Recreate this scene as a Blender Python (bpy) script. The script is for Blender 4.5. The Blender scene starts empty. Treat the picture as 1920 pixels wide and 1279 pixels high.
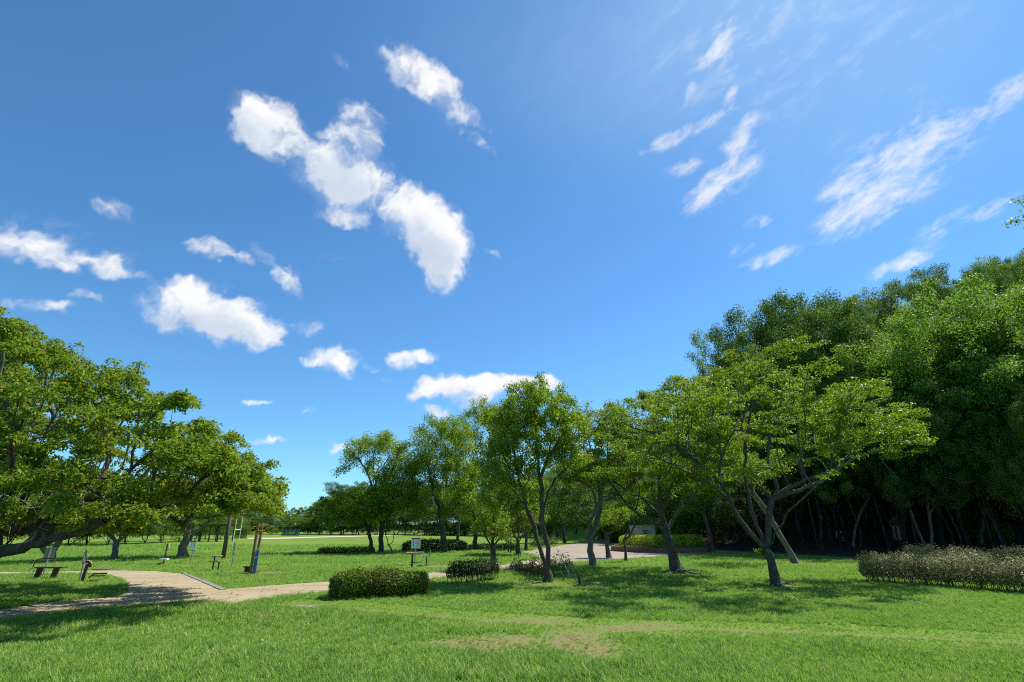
import bpy, bmesh, math, random
import numpy as np
from mathutils import Vector, Matrix, Euler
from mathutils.noise import noise as pnoise
rad = math.radians
sc = bpy.context.scene
COL = sc.collection

# ---------------------------------------------------------------- camera
CAM_H, PITCH, F = 2.0, rad(20.0), 961.0
cam_d = bpy.data.cameras.new('camera'); cam = bpy.data.objects.new('camera', cam_d); COL.objects.link(cam)
cam_d.sensor_width = 36.0; cam_d.lens = 36.0*F/1920.0; cam_d.clip_end = 5000; cam_d.clip_start = 0.05
cam.location = (0, 0, CAM_H); cam.rotation_euler = (math.pi/2+PITCH, 0, 0)
sc.camera = cam

def ray(px, py):                       # photograph pixel -> world direction (not normalised, camera axis depth 1)
    a, b = (px-960.0)/F, (640.0-py)/F
    return Vector((a, math.cos(PITCH)-b*math.sin(PITCH), math.sin(PITCH)+b*math.cos(PITCH)))
def G(px, py, z=0.0):                  # pixel on the flat ground
    r = ray(px, py); t = (z-CAM_H)/r.z
    return Vector((r.x*t, r.y*t, z))
def W(px, py, Y):                      # pixel at forward distance Y
    r = ray(px, py); t = Y/r.y
    return Vector((r.x*t, Y, CAM_H+r.z*t))
def ppm(Y, z=2.0):                     # photo pixels per metre
    return F/(Y*math.cos(PITCH)+(z-CAM_H)*math.sin(PITCH))

# ---------------------------------------------------------------- sun and sky
SUN_EL, SUN_V = rad(55), Vector((0.77, 0.56, 0)).normalized()
sun_dir = Vector((SUN_V.x*math.cos(SUN_EL), SUN_V.y*math.cos(SUN_EL), math.sin(SUN_EL)))
sd = bpy.data.lights.new('sun', 'SUN'); sun = bpy.data.objects.new('sun', sd); COL.objects.link(sun)
sd.energy = 5.0; sd.angle = rad(0.5); sd.color = (1.0, 0.955, 0.88)
sun.rotation_euler = sun_dir.to_track_quat('Z', 'Y').to_euler(); sun.location = (0, 0, 60)

world = bpy.data.worlds.new('World'); sc.world = world; world.use_nodes = True
wt = world.node_tree; wn, wl = wt.nodes, wt.links; wn.clear()
def nd(t, kind, **kw):
    n = t.nodes.new(kind)
    for k, v in kw.items(): setattr(n, k, v)
    return n
sky = nd(wt, 'ShaderNodeTexSky', sky_type='NISHITA', sun_disc=False)
sky.sun_elevation = SUN_EL; sky.sun_rotation = math.atan2(SUN_V.x, SUN_V.y)
sky.air_density = 1.0; sky.dust_density = 0.2; sky.ozone_density = 2.0; sky.altitude = 100
tn = nd(wt, 'ShaderNodeVectorMath', operation='MULTIPLY'); wl.new(sky.outputs[0], tn.inputs[0]); tn.inputs[1].default_value = (.50, .885, 1.12)
bg = nd(wt, 'ShaderNodeBackground'); bg.inputs['Strength'].default_value = 0.094; wl.new(tn.outputs[0], bg.inputs['Color'])
wo = nd(wt, 'ShaderNodeOutputWorld'); wl.new(bg.outputs[0], wo.inputs['Surface'])
sc.view_settings.view_transform = 'Standard'; sc.view_settings.look = 'None'; sc.view_settings.exposure = 0.70; sc.view_settings.gamma = 1.0
sc.cycles.use_denoising = False
try: sc.cycles.denoiser = 'OPENIMAGEDENOISE'
except Exception: pass
sc.cycles.pixel_filter_type = 'BLACKMAN_HARRIS'; sc.cycles.filter_width = 1.05
sc.cycles.max_bounces = 8; sc.cycles.diffuse_bounces = 4; sc.cycles.transmission_bounces = 5; sc.cycles.glossy_bounces = 2
world.cycles.sampling_method = 'MANUAL'; world.cycles.sample_map_resolution = 512
# ---------------------------------------------------------------- materials
MATS = {}
def newmat(name):
    m = bpy.data.materials.new(name); m.use_nodes = True; m.node_tree.nodes.clear(); MATS[name] = m
    return m, m.node_tree
def lk(t, a, b): t.links.new(a, b)
def noise_n(t, scale, detail=4, rough=.55, vec=None, dist=0):
    n = nd(t, 'ShaderNodeTexNoise'); n.inputs['Scale'].default_value = scale; n.inputs['Detail'].default_value = detail
    n.inputs['Roughness'].default_value = rough; n.inputs['Distortion'].default_value = dist
    if vec is not None: lk(t, vec, n.inputs['Vector'])
    return n.outputs['Fac']
def ramp(t, fac, stops, interp='LINEAR'):
    r = nd(t, 'ShaderNodeValToRGB'); e = r.color_ramp.elements; r.color_ramp.interpolation = interp
    while len(e) > 1: e.remove(e[-1])
    e[0].position = stops[0][0]; e[0].color = (*stops[0][1], 1)
    for p, c in stops[1:]:
        x = e.new(p); x.color = (*c, 1)
    lk(t, fac, r.inputs[0]); return r.outputs[0]
def mixc(t, f, a, b, mode='MIX'):
    m = nd(t, 'ShaderNodeMix', data_type='RGBA', blend_type=mode)
    for s, v in ((0, f), (6, a), (7, b)):
        if isinstance(v, (float, int)): m.inputs[s].default_value = v
        elif isinstance(v, tuple): m.inputs[s].default_value = (*v, 1)
        else: lk(t, v, m.inputs[s])
    return m.outputs[2]
def simple(name, col, rough=.6, metal=0, var=.18, scale=6, bump=.1, bscale=40):
    m, t = newmat(name)
    o = nd(t, 'ShaderNodeOutputMaterial'); p = nd(t, 'ShaderNodeBsdfPrincipled'); lk(t, p.outputs[0], o.inputs[0])
    tcn = nd(t, 'ShaderNodeTexCoord').outputs['Object']
    f = noise_n(t, scale, 6, .6, tcn)
    dk = tuple(c*(1-var) for c in col); lt = tuple(min(1, c*(1+var)) for c in col)
    lk(t, ramp(t, f, [(.3, dk), (.7, lt)]), p.inputs['Base Color'])
    p.inputs['Roughness'].default_value = rough; p.inputs['Metallic'].default_value = metal
    if bump:
        b = nd(t, 'ShaderNodeBump'); b.inputs['Strength'].default_value = bump; b.inputs['Distance'].default_value = .01
        lk(t, noise_n(t, bscale, 4, .6, tcn), b.inputs['Height']); lk(t, b.outputs[0], p.inputs['Normal'])
    return m
def leafmat(name, stops, trans=.35, tcol=(.30, .50, .04), rough=.45, objvar=0.0, spec=.14):
    """stops: colours over the per-leaf random number in attribute 'rnd'.x; .y is the spray's own number"""
    m, t = newmat(name)
    o = nd(t, 'ShaderNodeOutputMaterial'); p = nd(t, 'ShaderNodeBsdfPrincipled')
    at = nd(t, 'ShaderNodeAttribute', attribute_name='rnd'); sx = nd(t, 'ShaderNodeSeparateXYZ'); lk(t, at.outputs['Vector'], sx.inputs[0])
    c = ramp(t, sx.outputs[0], stops)
    hv = nd(t, 'ShaderNodeHueSaturation'); lk(t, c, hv.inputs['Color'])
    mr = nd(t, 'ShaderNodeMapRange'); lk(t, sx.outputs[1], mr.inputs[0]); mr.inputs[3].default_value = .68; mr.inputs[4].default_value = 1.32
    val = mr.outputs[0]
    if objvar:
        oi = nd(t, 'ShaderNodeObjectInfo'); m2 = nd(t, 'ShaderNodeMapRange'); lk(t, oi.outputs['Random'], m2.inputs[0])
        m2.inputs[3].default_value = 1-objvar; m2.inputs[4].default_value = 1+objvar
        mm = nd(t, 'ShaderNodeMath', operation='MULTIPLY'); lk(t, val, mm.inputs[0]); lk(t, m2.outputs[0], mm.inputs[1]); val = mm.outputs[0]
        m3 = nd(t, 'ShaderNodeMapRange'); lk(t, oi.outputs['Random'], m3.inputs[0]); m3.inputs[3].default_value = .487; m3.inputs[4].default_value = .516
        lk(t, m3.outputs[0], hv.inputs['Hue'])
    lk(t, val, hv.inputs['Value']); c = hv.outputs[0]
    lk(t, c, p.inputs['Base Color']); p.inputs['Roughness'].default_value = rough
    p.inputs['Specular IOR Level'].default_value = spec
    tr = nd(t, 'ShaderNodeBsdfTranslucent'); lk(t, mixc(t, .62, c, tcol), tr.inputs['Color'])
    ms = nd(t, 'ShaderNodeMixShader'); ms.inputs[0].default_value = trans
    lk(t, p.outputs[0], ms.inputs[1]); lk(t, tr.outputs[0], ms.inputs[2]); lk(t, ms.outputs[0], o.inputs[0])
    return m
def barkmat(name, a, b, c):
    m, t = newmat(name)
    o = nd(t, 'ShaderNodeOutputMaterial'); p = nd(t, 'ShaderNodeBsdfPrincipled'); lk(t, p.outputs[0], o.inputs[0])
    tcn = nd(t, 'ShaderNodeTexCoord').outputs['Object']
    mp = nd(t, 'ShaderNodeMapping'); lk(t, tcn, mp.inputs[0]); mp.inputs['Scale'].default_value = (1, 1, .35)
    f = noise_n(t, 9, 8, .7, mp.outputs[0]); f2 = noise_n(t, 2.2, 5, .6, tcn)
    c1 = ramp(t, f, [(.32, a), (.55, b), (.75, c)])
    c2 = mixc(t, ramp(t, f2, [(.52, (0, 0, 0)), (.68, (.7, .7, .7))]), c1, (.10, .125, .075))
    lk(t, c2, p.inputs['Base Color']); p.inputs['Roughness'].default_value = .9
    bp = nd(t, 'ShaderNodeBump'); bp.inputs['Strength'].default_value = .8; bp.inputs['Distance'].default_value = .03
    lk(t, noise_n(t, 22, 6, .7, mp.outputs[0]), bp.inputs['Height']); lk(t, bp.outputs[0], p.inputs['Normal'])
    return m
CH = [(0, (.046, .090, .011)), (.35, (.10, .168, .016)), (.7, (.17, .25, .024)), (.93, (.25, .32, .036)), (.965, (.42, .34, .03)), (1, (.55, .36, .03))]
CHY = [(0, (.036, .085, .008)), (.35, (.088, .175, .014)), (.7, (.16, .265, .020)), (.93, (.26, .34, .03)), (.97, (.36, .24, .03)), (1, (.45, .26, .03))]
M_cherry = leafmat('cherry_leaves', CH, .40, (.36, .52, .02))
M_cherry_y = leafmat('cherry_leaves_yellowish', CHY, .40, (.38, .54, .02))
M_camphor = leafmat('camphor_leaves', [(0, (.065, .12, .012)), (.5, (.155, .25, .024)), (.9, (.27, .375, .04)), (1, (.36, .41, .06))], .42, (.42, .62, .03), .38)
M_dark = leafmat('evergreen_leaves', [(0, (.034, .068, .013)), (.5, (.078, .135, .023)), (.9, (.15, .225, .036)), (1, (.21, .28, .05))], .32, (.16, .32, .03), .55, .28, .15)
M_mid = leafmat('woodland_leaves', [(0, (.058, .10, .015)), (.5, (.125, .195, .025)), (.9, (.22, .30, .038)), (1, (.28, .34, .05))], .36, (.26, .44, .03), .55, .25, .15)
M_bright = leafmat('fresh_leaves', [(0, (.07, .14, .022)), (.5, (.14, .245, .035)), (.9, (.22, .34, .05)), (1, (.29, .38, .07))], .38, (.34, .58, .04), .55, .1, .15)
M_azalea = leafmat('azalea_leaves', [(0, (.035, .065, .010)), (.4, (.085, .145, .012)), (.8, (.17, .23, .016)), (.93, (.25, .26, .025)), (1, (.16, .10, .03))], .22, (.26, .34, .02), .5)
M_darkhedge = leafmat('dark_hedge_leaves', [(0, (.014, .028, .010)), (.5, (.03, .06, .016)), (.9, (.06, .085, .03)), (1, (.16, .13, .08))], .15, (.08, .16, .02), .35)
M_yhedge = leafmat('yellow_green_leaves', [(0, (.17, .24, .010)), (.5, (.33, .42, .014)), (.85, (.50, .55, .02)), (1, (.50, .46, .04))], .3, (.5, .6, .03), .5)
M_abelia = leafmat('abelia_leaves', [(0, (.04, .085, .02)), (.4, (.12, .19, .05)), (.66, (.23, .25, .10)), (.8, (.34, .19, .12)), (.92, (.40, .32, .20)), (1, (.52, .44, .32))], .28, (.40, .38, .14), .45)
M_litter = leafmat('fallen_leaf', [(0, (.10, .05, .02)), (.6, (.28, .16, .05)), (1, (.50, .38, .10))], .1, (.3, .2, .05), .7)
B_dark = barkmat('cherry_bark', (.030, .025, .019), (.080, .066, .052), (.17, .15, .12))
B_wood = barkmat('shade_darkened_bark', (.007, .006, .005), (.018, .015, .011), (.036, .03, .024))  # near black: the wood's deep shade is put into the bark colour
B_grey = barkmat('grey_bark', (.07, .062, .050), (.15, .135, .115), (.28, .26, .22))
B_brown = barkmat('brown_bark', (.035, .026, .018), (.085, .065, .045), (.16, .13, .10))
M_twigd = simple('dark_twigs', (.055, .042, .032), .9, var=.3, bump=0)
M_twig = simple('dry_twigs', (.14, .105, .08), .9, var=.3, bump=0)
M_twig_pale = simple('pale_dead_twigs', (.34, .31, .28), .9, var=.25, bump=0)

# ---------------------------------------------------------------- mesh helpers
def mesh_np(name, V, faces, loops_per_face, mat, attrs=None, smooth=False):
    me = bpy.data.meshes.new(name)
    V = np.asarray(V, dtype=np.float32); nf = len(faces)
    me.vertices.add(len(V)); me.vertices.foreach_set('co', V.ravel())
    li = np.asarray(faces, dtype=np.int32).ravel(); me.loops.add(len(li)); me.loops.foreach_set('vertex_index', li)
    me.polygons.add(nf); me.polygons.foreach_set('loop_start', np.arange(nf, dtype=np.int32)*loops_per_face)
    try: me.polygons.foreach_set('loop_total', np.full(nf, loops_per_face, dtype=np.int32))
    except Exception: pass
    me.update(calc_edges=True)
    if smooth: me.polygons.foreach_set('use_smooth', np.ones(nf, dtype=bool))
    if attrs:
        for k, a in attrs.items():
            a = np.asarray(a, dtype=np.float32)
            if a.ndim == 2:
                x = me.attributes.new(k, 'FLOAT_VECTOR', 'POINT'); x.data.foreach_set('vector', a.ravel())
            else:
                x = me.attributes.new(k, 'FLOAT', 'POINT'); x.data.foreach_set('value', a)
    if mat: me.materials.append(mat)
    return me
def link(name, me, parent=None, loc=None):
    o = bpy.data.objects.new(name, me); COL.objects.link(o)
    if loc is not None: o.location = loc
    if parent is not None: o.parent = parent
    return o
def tag(o, label=None, cat=None, group=None, kind=None):
    if label: o['label'] = label
    if cat: o['category'] = cat
    if group: o['group'] = group
    if kind: o['kind'] = kind
    return o
def thing(name, loc, label, cat, group=None, rz=0.0):
    o = bpy.data.objects.new(name, None); COL.objects.link(o); o.location = loc; o.rotation_euler.z = rz
    o.empty_display_size = .3
    return tag(o, label, cat, group)
class MB:                                # small parts: boxes, tubes and lathes collected into ONE mesh
    def __init__(s): s.bm = bmesh.new()
    def box(s, c, size, rot=(0, 0, 0), bev=0.0):
        r = bmesh.ops.create_cube(s.bm, size=1.0, matrix=Matrix.Translation(c) @ Euler(rot).to_matrix().to_4x4() @ Matrix.Diagonal((*size, 1)))
        if bev:
            es = list({e for v in r['verts'] for e in v.link_edges})
            bmesh.ops.bevel(s.bm, geom=es, offset=bev, segments=2, affect='EDGES')
        return s
    def tube(s, pts, r, n=8, cap=True):
        pts = [Vector(p) for p in pts]; rs = r if isinstance(r, (list, tuple)) else [r]*len(pts); rings = []
        for i, p in enumerate(pts):
            t = (pts[min(i+1, len(pts)-1)]-pts[max(i-1, 0)]).normalized()
            u = t.orthogonal().normalized() if i == 0 else (U-t*U.dot(t)).normalized()
            U = u; v = t.cross(u)
            rings.append([s.bm.verts.new(p+(u*math.cos(2*math.pi*k/n)+v*math.sin(2*math.pi*k/n))*rs[i]) for k in range(n)])
        for a, b in zip(rings, rings[1:]):
            for k in range(n): s.bm.faces.new((a[k], a[(k+1) % n], b[(k+1) % n], b[k]))
        if cap:
            s.bm.faces.new(rings[0][::-1]); s.bm.faces.new(rings[-1])
        return s
    def lathe(s, prof, c=(0, 0, 0), n=20, sy=1.0):
        c = Vector(c); rings = []
        for (r, z) in prof: rings.append([s.bm.verts.new(c+Vector((r*math.cos(2*math.pi*k/n), sy*r*math.sin(2*math.pi*k/n), z))) for k in range(n)])
        for a, b in zip(rings, rings[1:]):
            for k in range(n): s.bm.faces.new((a[k], a[(k+1) % n], b[(k+1) % n], b[k]))
        s.bm.faces.new(rings[0][::-1]); s.bm.faces.new(rings[-1]); return s
    def build(s, name, mat, parent=None, smooth=False, loc=None):
        bmesh.ops.recalc_face_normals(s.bm, faces=s.bm.faces)
        me = bpy.data.meshes.new(name); s.bm.to_mesh(me); s.bm.free(); me.materials.append(mat)
        if smooth:
            me.polygons.foreach_set('use_smooth', [True]*len(me.polygons))
            me.update()
        return link(name, me, parent, loc)

# ---------------------------------------------------------------- foliage and trees
def leaf_mesh(name, C, L, rng, mat, up=.6, out=None, clump=None, wid=.48, origin=None):
    """C: leaf centres (n,3); L: lengths (n,). Every leaf is one folded four-cornered blade."""
    n = len(C)
    nrm = rng.normal(size=(n, 3))*.62; nrm[:, 2] += up
    if out is not None: nrm += out*.45
    nrm /= np.linalg.norm(nrm, axis=1)[:, None]
    a = rng.normal(size=(n, 3)); a[:, 2] -= .35
    a -= nrm*(a*nrm).sum(1)[:, None]; a /= np.linalg.norm(a, axis=1)[:, None]
    b = np.cross(nrm, a); L = L[:, None]
    V = np.empty((n, 4, 3), dtype=np.float32)
    V[:, 0] = C-a*L*.5; V[:, 2] = C+a*L*.5-nrm*L*.10
    V[:, 1] = C+b*L*wid*.5-a*L*.05+nrm*L*.08; V[:, 3] = C-b*L*wid*.5-a*L*.05+nrm*L*.08
    r = np.empty((n, 4, 3), dtype=np.float32); r[:, :, 0] = rng.random(n)[:, None]
    r[:, :, 1] = (clump if clump is not None else rng.random(n))[:, None]; r[:, :, 2] = 0
    V = V.reshape(-1, 3)
    if origin is not None: V = V-np.asarray(origin, dtype=np.float32)
    return mesh_np(name, V, np.arange(n*4).reshape(n, 4), 4, mat, {'rnd': r.reshape(-1, 3)})
class Skel:
    def __init__(s, base, rng):
        s.P = [np.array(base, float)]; s.par = [-1]; s.floor = [0.0]; s.pl = [0.0]; s.chains = []; s.rng = rng
    def add(s, p, par, fl=0.0):
        s.P.append(np.array(p, float)); s.par.append(par); s.floor.append(fl)
        s.pl.append(s.pl[par]+float(np.linalg.norm(s.P[-1]-s.P[par]))); return len(s.P)-1
    def limb(s, pts, r0, r1, step=.3, jit=.03, nearest=True):
        pts = [np.array(p, float) for p in pts]
        A = np.array(s.P); k = int(np.argmin(((A-pts[0])**2).sum(1))) if nearest else 0
        ctl = [s.P[k]] + pts[(1 if np.linalg.norm(pts[0]-s.P[k]) < .35 else 0):]
        if len(ctl) < 2: return k
        ctl = [2*ctl[0]-ctl[1]]+ctl+[2*ctl[-1]-ctl[-2]]
        out = []
        for i in range(1, len(ctl)-2):
            p0, p1, p2, p3 = ctl[i-1:i+3]; m = max(2, int(np.linalg.norm(p2-p1)/step))
            for j in range(1, m+1):
                t = j/m
                out.append(.5*((2*p1)+(-p0+p2)*t+(2*p0-5*p1+4*p2-p3)*t*t+(-p0+3*p1-3*p2+p3)*t**3))
        ch = [k]; n = len(out)
        for i, p in enumerate(out):
            q = p+s.rng.normal(size=3)*jit; k = s.add(q, k, r0+(r1-r0)*(i+1)/n); ch.append(k)
        s.chains.append(ch); return k
    def tips(s, T, step=.45, plw=.30, minz=None, bow=.10, jit=.05, start=0):
        T = np.asarray(T); c = s.P[min(start, len(s.P)-1)]
        A = np.array(s.P)
        order = np.argsort([np.min(((A-t)**2).sum(1)) for t in T]); cap = len(s.P)+len(T)*40
        buf = np.zeros((cap, 3)); buf[:len(s.P)] = A; pl = np.zeros(cap); pl[:len(s.P)] = s.pl; lo = start
        for i in order:
            t = T[i]; n = len(s.P); D = buf[lo:n]-t; d = np.sqrt((D**2).sum(1))
            cost = d*(1+.35*np.clip(D[:, 2]/(d+.01), -1, 1))+plw*pl[lo:n]
            k = lo+int(np.argmin(cost)); p0 = s.P[k]; L = float(np.linalg.norm(t-p0))
            if L < .05: continue
            m = max(2, int(L/step)); ch = [k]; sd_ = s.rng.normal(size=3)*L*.06
            for j in range(1, m+1):
                u = j/m; q = p0+(t-p0)*u; q = q+sd_*math.sin(math.pi*u); q[2] += math.sin(math.pi*u)*L*bow
                if j < m: q = q+s.rng.normal(size=3)*jit
                k = s.add(q, k); buf[k] = q; pl[k] = s.pl[k]; ch.append(k)
            s.chains.append(ch)
    def finish(s, r_tip, r_base):
        n = len(s.P); cnt = np.zeros(n); kids = np.zeros(n, int)
        for i in range(1, n): kids[s.par[i]] += 1
        cnt[kids == 0] = 1
        for i in range(n-1, 0, -1): cnt[s.par[i]] += cnt[i]
        p = math.log(max(cnt[0], 2))/math.log(r_base/r_tip)
        s.cnt = cnt; R = np.maximum(r_tip*cnt**(1/p), np.array(s.floor)); s.R = np.where(R > .03, .03+(R-.03)*.66, R); s.Pn = np.array(s.P)
    def mesh(s, name, mat, origin, flare=.5, hide=0.0, flare_h=.22):
        Ps, Ts, Rs, cid = [], [], [], []
        for ci, ch in enumerate(s.chains):
            P = s.Pn[ch]; R = s.R[ch].copy()
            if ci > 0 and len(R) > 1: R[0] = min(R[0], R[1]*1.15)
            if R[min(1, len(R)-1)] < hide: continue
            T = np.gradient(P, axis=0) if len(P) > 1 else np.zeros_like(P)
            T /= np.linalg.norm(T, axis=1)[:, None]+1e-9
            Ps.append(P); Ts.append(T); Rs.append(R); cid += [ci]*len(P)
        P = np.concatenate(Ps); T = np.concatenate(Ts); R = np.concatenate(Rs); cid = np.array(cid)
        ref = np.array([.93, .33, .13]); U = np.cross(T, ref); U /= np.linalg.norm(U, axis=1)[:, None]+1e-9; Vv = np.cross(T, U)
        n = 9 if R.max() > .07 else 6
        th = np.arange(n)*2*math.pi/n
        Rr = np.repeat(R[:, None], n, 1)
        z0 = s.P[0][2]; h = np.clip(P[:, 2]-z0, 0, 9)
        fl = .7*flare*np.exp(-h/flare_h)[:, None]*(1+.55*np.sin(th*3+1.3)[None]+.35*np.sin(th*5+.4)[None])
        Rr = Rr*(1+np.where((R > .04)[:, None], fl, 0))
        Rr = Rr*(1+np.where((R > .05)[:, None], .09*np.sin(th*2+h[:, None]*2.3)+.05*np.sin(th*4-h[:, None]*5.1), 0))
        V = P[:, None]+Rr[..., None]*(np.cos(th)[None, :, None]*U[:, None]+np.sin(th)[None, :, None]*Vv[:, None])
        idx = np.arange(len(P)); ok = idx[:-1][cid[:-1] == cid[1:]]
        k = np.arange(n); k2 = (k+1) % n
        Fc = np.stack([ok[:, None]*n+k, ok[:, None]*n+k2, (ok[:, None]+1)*n+k2, (ok[:, None]+1)*n+k], -1).reshape(-1, 4)
        return mesh_np(name, V.reshape(-1, 3)-np.asarray(origin), Fc, 4, mat, smooth=True)
def blob_points(blobs, n, rng, surf=.33):
    vol = np.array([b[3]*b[4]*b[5] for b in blobs])**.8; k = rng.choice(len(blobs), n, p=vol/vol.sum())
    B = np.array(blobs)[k]; d = rng.normal(size=(n, 3)); d /= np.linalg.norm(d, axis=1)[:, None]
    return B[:, :3]+d*(rng.random(n)**surf)[:, None]*B[:, 3:6]
def foliate(sk, n, spread, flat, lsize, rng, mat, origin, maxcnt=2, up=.6, wid=.48, keep=None, droop=0.0):
    thin = np.where(sk.cnt <= maxcnt)[0]
    if keep is not None: thin = thin[keep(sk.Pn[thin])]
    k = rng.choice(thin, n); off = rng.normal(size=(n, 3)); off *= (1.75*spread*rng.random(n)**.42/np.linalg.norm(off, axis=1))[:, None]; off[:, 2] *= flat
    C = sk.Pn[k]+off
    if droop: C[:, 2] -= droop*(off[:, 0]**2+off[:, 1]**2)/(spread+.01)
    cr = rng.random(len(sk.P)); out = off/(np.linalg.norm(off, axis=1)[:, None]+1e-6)
    ok = C[:, 2] > origin[2]+.25; C = C[ok]; k = k[ok]; out = out[ok]
    return leaf_mesh('crown', C, lsize*(.65+.6*rng.random(len(C))), rng, mat, up, out, cr[k], wid, origin)
def make_tree(name, label, cat, base, limbs, blobs, seed, tips=300, leaves=20000, lsize=.12, spread=.2, flat=.6, trunk_r=.2,
              bark=None, leaf=None, group=None, flare=.6, tipr=.006, surf=.33, maxcnt=2, plw=.3, bow=.08, up=.6, wid=.48, dead=None, gone=None, droop=0.0, start=None):
    rng = np.random.default_rng(seed); base = Vector(base)
    sk = Skel(base, rng)
    for (pts, r0, r1) in limbs: sk.limb(pts, r0, r1)
    T = blob_points(blobs, tips, rng, surf)
    T = T[T[:, 2] > base.z+.8]
    if gone is not None: T = T[~gone(T)]
    st = len(sk.chains[0])-1 if start is None else start
    sk.tips(T, plw=plw, bow=bow, start=max(0, st))
    sk.finish(tipr, trunk_r)
    t = thing(name, base, label, cat, group)
    link('trunk', sk.mesh('trunk', bark, base, flare), t)
    if leaves: link('crown', foliate(sk, leaves, spread, flat, lsize, rng, leaf, base, maxcnt, up, wid, droop=droop), t)
    if dead:                                   # bare grey twigs: (points, count, length)
        pts, cnt, ln = dead
        link('dead_branches', twig_mesh('dead_branches', pts, cnt, ln, rng, M_twig_pale, base), t)
    return t
def twig_mesh(name, pts, cnt, ln, rng, mat, origin, r=.009):
    sk = Skel(np.array(pts[0], float), rng)
    sk.limb(pts, r*2.2, r, step=.25, jit=.02)
    P = np.array(sk.P); T = []
    for i in range(cnt):
        p = P[rng.integers(1, len(P))]; d = rng.normal(size=3); d[2] *= .5; T.append(p+d/np.linalg.norm(d)*ln*(.4+.8*rng.random()))
    sk.tips(np.array(T), step=.18, plw=.05, bow=.02, jit=.02)
    sk.finish(.004, max(r*2, .01)); sk.R = np.maximum(sk.R, .004)
    return sk.mesh(name, mat, origin, 0)
def pb(px, py, rpx, rpy, Y, ry=None):
    p = W(px, py, Y); k = 1/ppm(Y, p.z)
    return (p.x, p.y, p.z, rpx*k, ry if ry is not None else rpx*k*.9, rpy*k*1.05)
def PX(pts, Y0, dy=0.0):                  # pixel polyline at distance Y0 drifting by dy metres to its end
    n = max(1, len(pts)-1)
    return [W(p[0], p[1], Y0+dy*i/n) for i, p in enumerate(pts)]

def layered(tops, bots, n, Y, dy, seed, rp=(30, 60), rq=(8, 14), bias=.85, drift=0.0):
    """a crown of flat layers of branches: thin ellipsoids between an upper and a lower outline"""
    g = random.Random(seed); out = []; x0, x1 = tops[0][0], tops[-1][0]
    tx, ty = zip(*tops); bx, by = zip(*bots)
    while len(out) < n:
        px = g.uniform(x0, x1); t_ = float(np.interp(px, tx, ty)); b_ = float(np.interp(px, bx, by)); q = g.uniform(*rq); r = g.uniform(*rp); u = g.random()**bias
        py = t_+q+u*max(0, b_-t_-2*q); ww = min(1.0, (b_-t_)/160.)
        r = min(r, max(12, (x1-px)*1.0+6), max(12, (px-x0)+10)); yy = Y+g.uniform(-dy, dy)*ww+drift*u
        out.append(pb(px, py, r, q, yy, r/ppm(yy)*1.1))
    return out

# ---------------------------------------------------------------- clouds: a thin dome far outside the scene, clear where there is no cloud
cumulus = [
 (470,215,32,32,0,.5),(700,345,22,34,0,.35),(575,305,26,18,0,.1),(850,462,34,36,0,.5),(1010,722,44,18,0,.8),
 (502,238,60,54,0,1.1),(550,272,34,20,20,.12),(642,326,84,72,0,1.3),(682,238,34,46,0,.8),(605,278,34,18,0,.12),
 (742,392,34,18,25,.22),(805,436,84,54,42,1.25),(655,412,54,16,8,.4),(815,490,55,34,60,.7),
 (755,120,52,30,25,.62),(825,175,82,34,35,.8),(885,215,38,18,20,.5),(720,110,26,12,30,.35),(655,135,46,9,35,.45),(900,262,32,10,35,.3),
 (385,583,92,44,20,1.1),(350,560,50,30,10,.5),(470,622,66,32,8,1.15),(448,570,38,12,5,.7),
 (412,474,52,20,20,.75),(495,473,26,18,0,.5),(535,525,45,26,50,.42),
 (55,455,110,34,14,.30),(215,500,50,24,25,.56),(130,492,90,24,15,.26),(275,518,26,9,10,.35),
 (62,568,60,13,12,.5),(163,562,30,10,8,.45),(220,402,40,22,10,.4),
 (578,617,24,15,10,.75),(630,674,46,22,5,.95),(650,698,22,14,60,.5),(580,678,30,8,0,.35),
 (748,682,28,17,0,.62),(796,666,36,11,-5,.62),(690,690,20,10,0,.35),(722,716,16,7,0,.35),
 (785,735,26,11,-5,.8),(828,720,40,20,0,1.15),(885,722,42,20,0,1.15),(950,722,60,18,0,1.15),(1032,722,34,18,10,1.1),(905,755,34,14,-15,.75),
 (822,768,26,11,5,.5),(487,751,26,6,0,.5),(577,767,14,8,10,.5),(503,818,28,7,0,.75),(448,818,12,4,0,.4),(636,834,30,11,-5,.85),
 (928,475,20,8,15,.6),(965,487,9,3,10,.5),(615,484,26,6,-8,.4),(692,457,10,4,0,.35),(860,745,20,14,0,.3)]
greys = [(625,345,62,44,10,.55),(790,470,62,34,40,.4),(515,262,40,30,10,.22),(390,610,70,22,20,.42),(480,640,52,16,8,.4),
         (835,732,30,12,0,.35),(940,742,80,16,0,.42),(640,690,26,10,0,.22)]
cirrus = [
 (1337,96,34,9,-35,.75),(1368,184,10,17,0,.8),(1300,240,70,11,-22,.62),(1225,270,50,8,-25,.5),(1385,262,58,20,-52,.78),(1352,345,70,26,-38,.85),(1292,312,38,14,-5,.5),(1302,358,46,16,-50,.6),
 (1290,166,16,8,-40,.55),(1362,52,30,12,-30,.35),(1430,415,30,11,-8,.5),(1450,482,66,12,-18,.62),(1385,468,28,10,-30,.5),
 (1675,330,140,52,-45,.62),(1620,400,90,30,-30,.5),(1585,345,46,12,-28,.5),(1890,172,62,22,-35,.72),(1800,225,90,30,-35,.4),(1815,405,90,20,-35,.66),(1700,492,66,15,-32,.7),(1640,260,160,40,-35,.18),
 (1330,70,190,110,-40,.16),(1600,60,330,130,-20,.15),(100,440,120,30,15,.2)]

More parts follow.
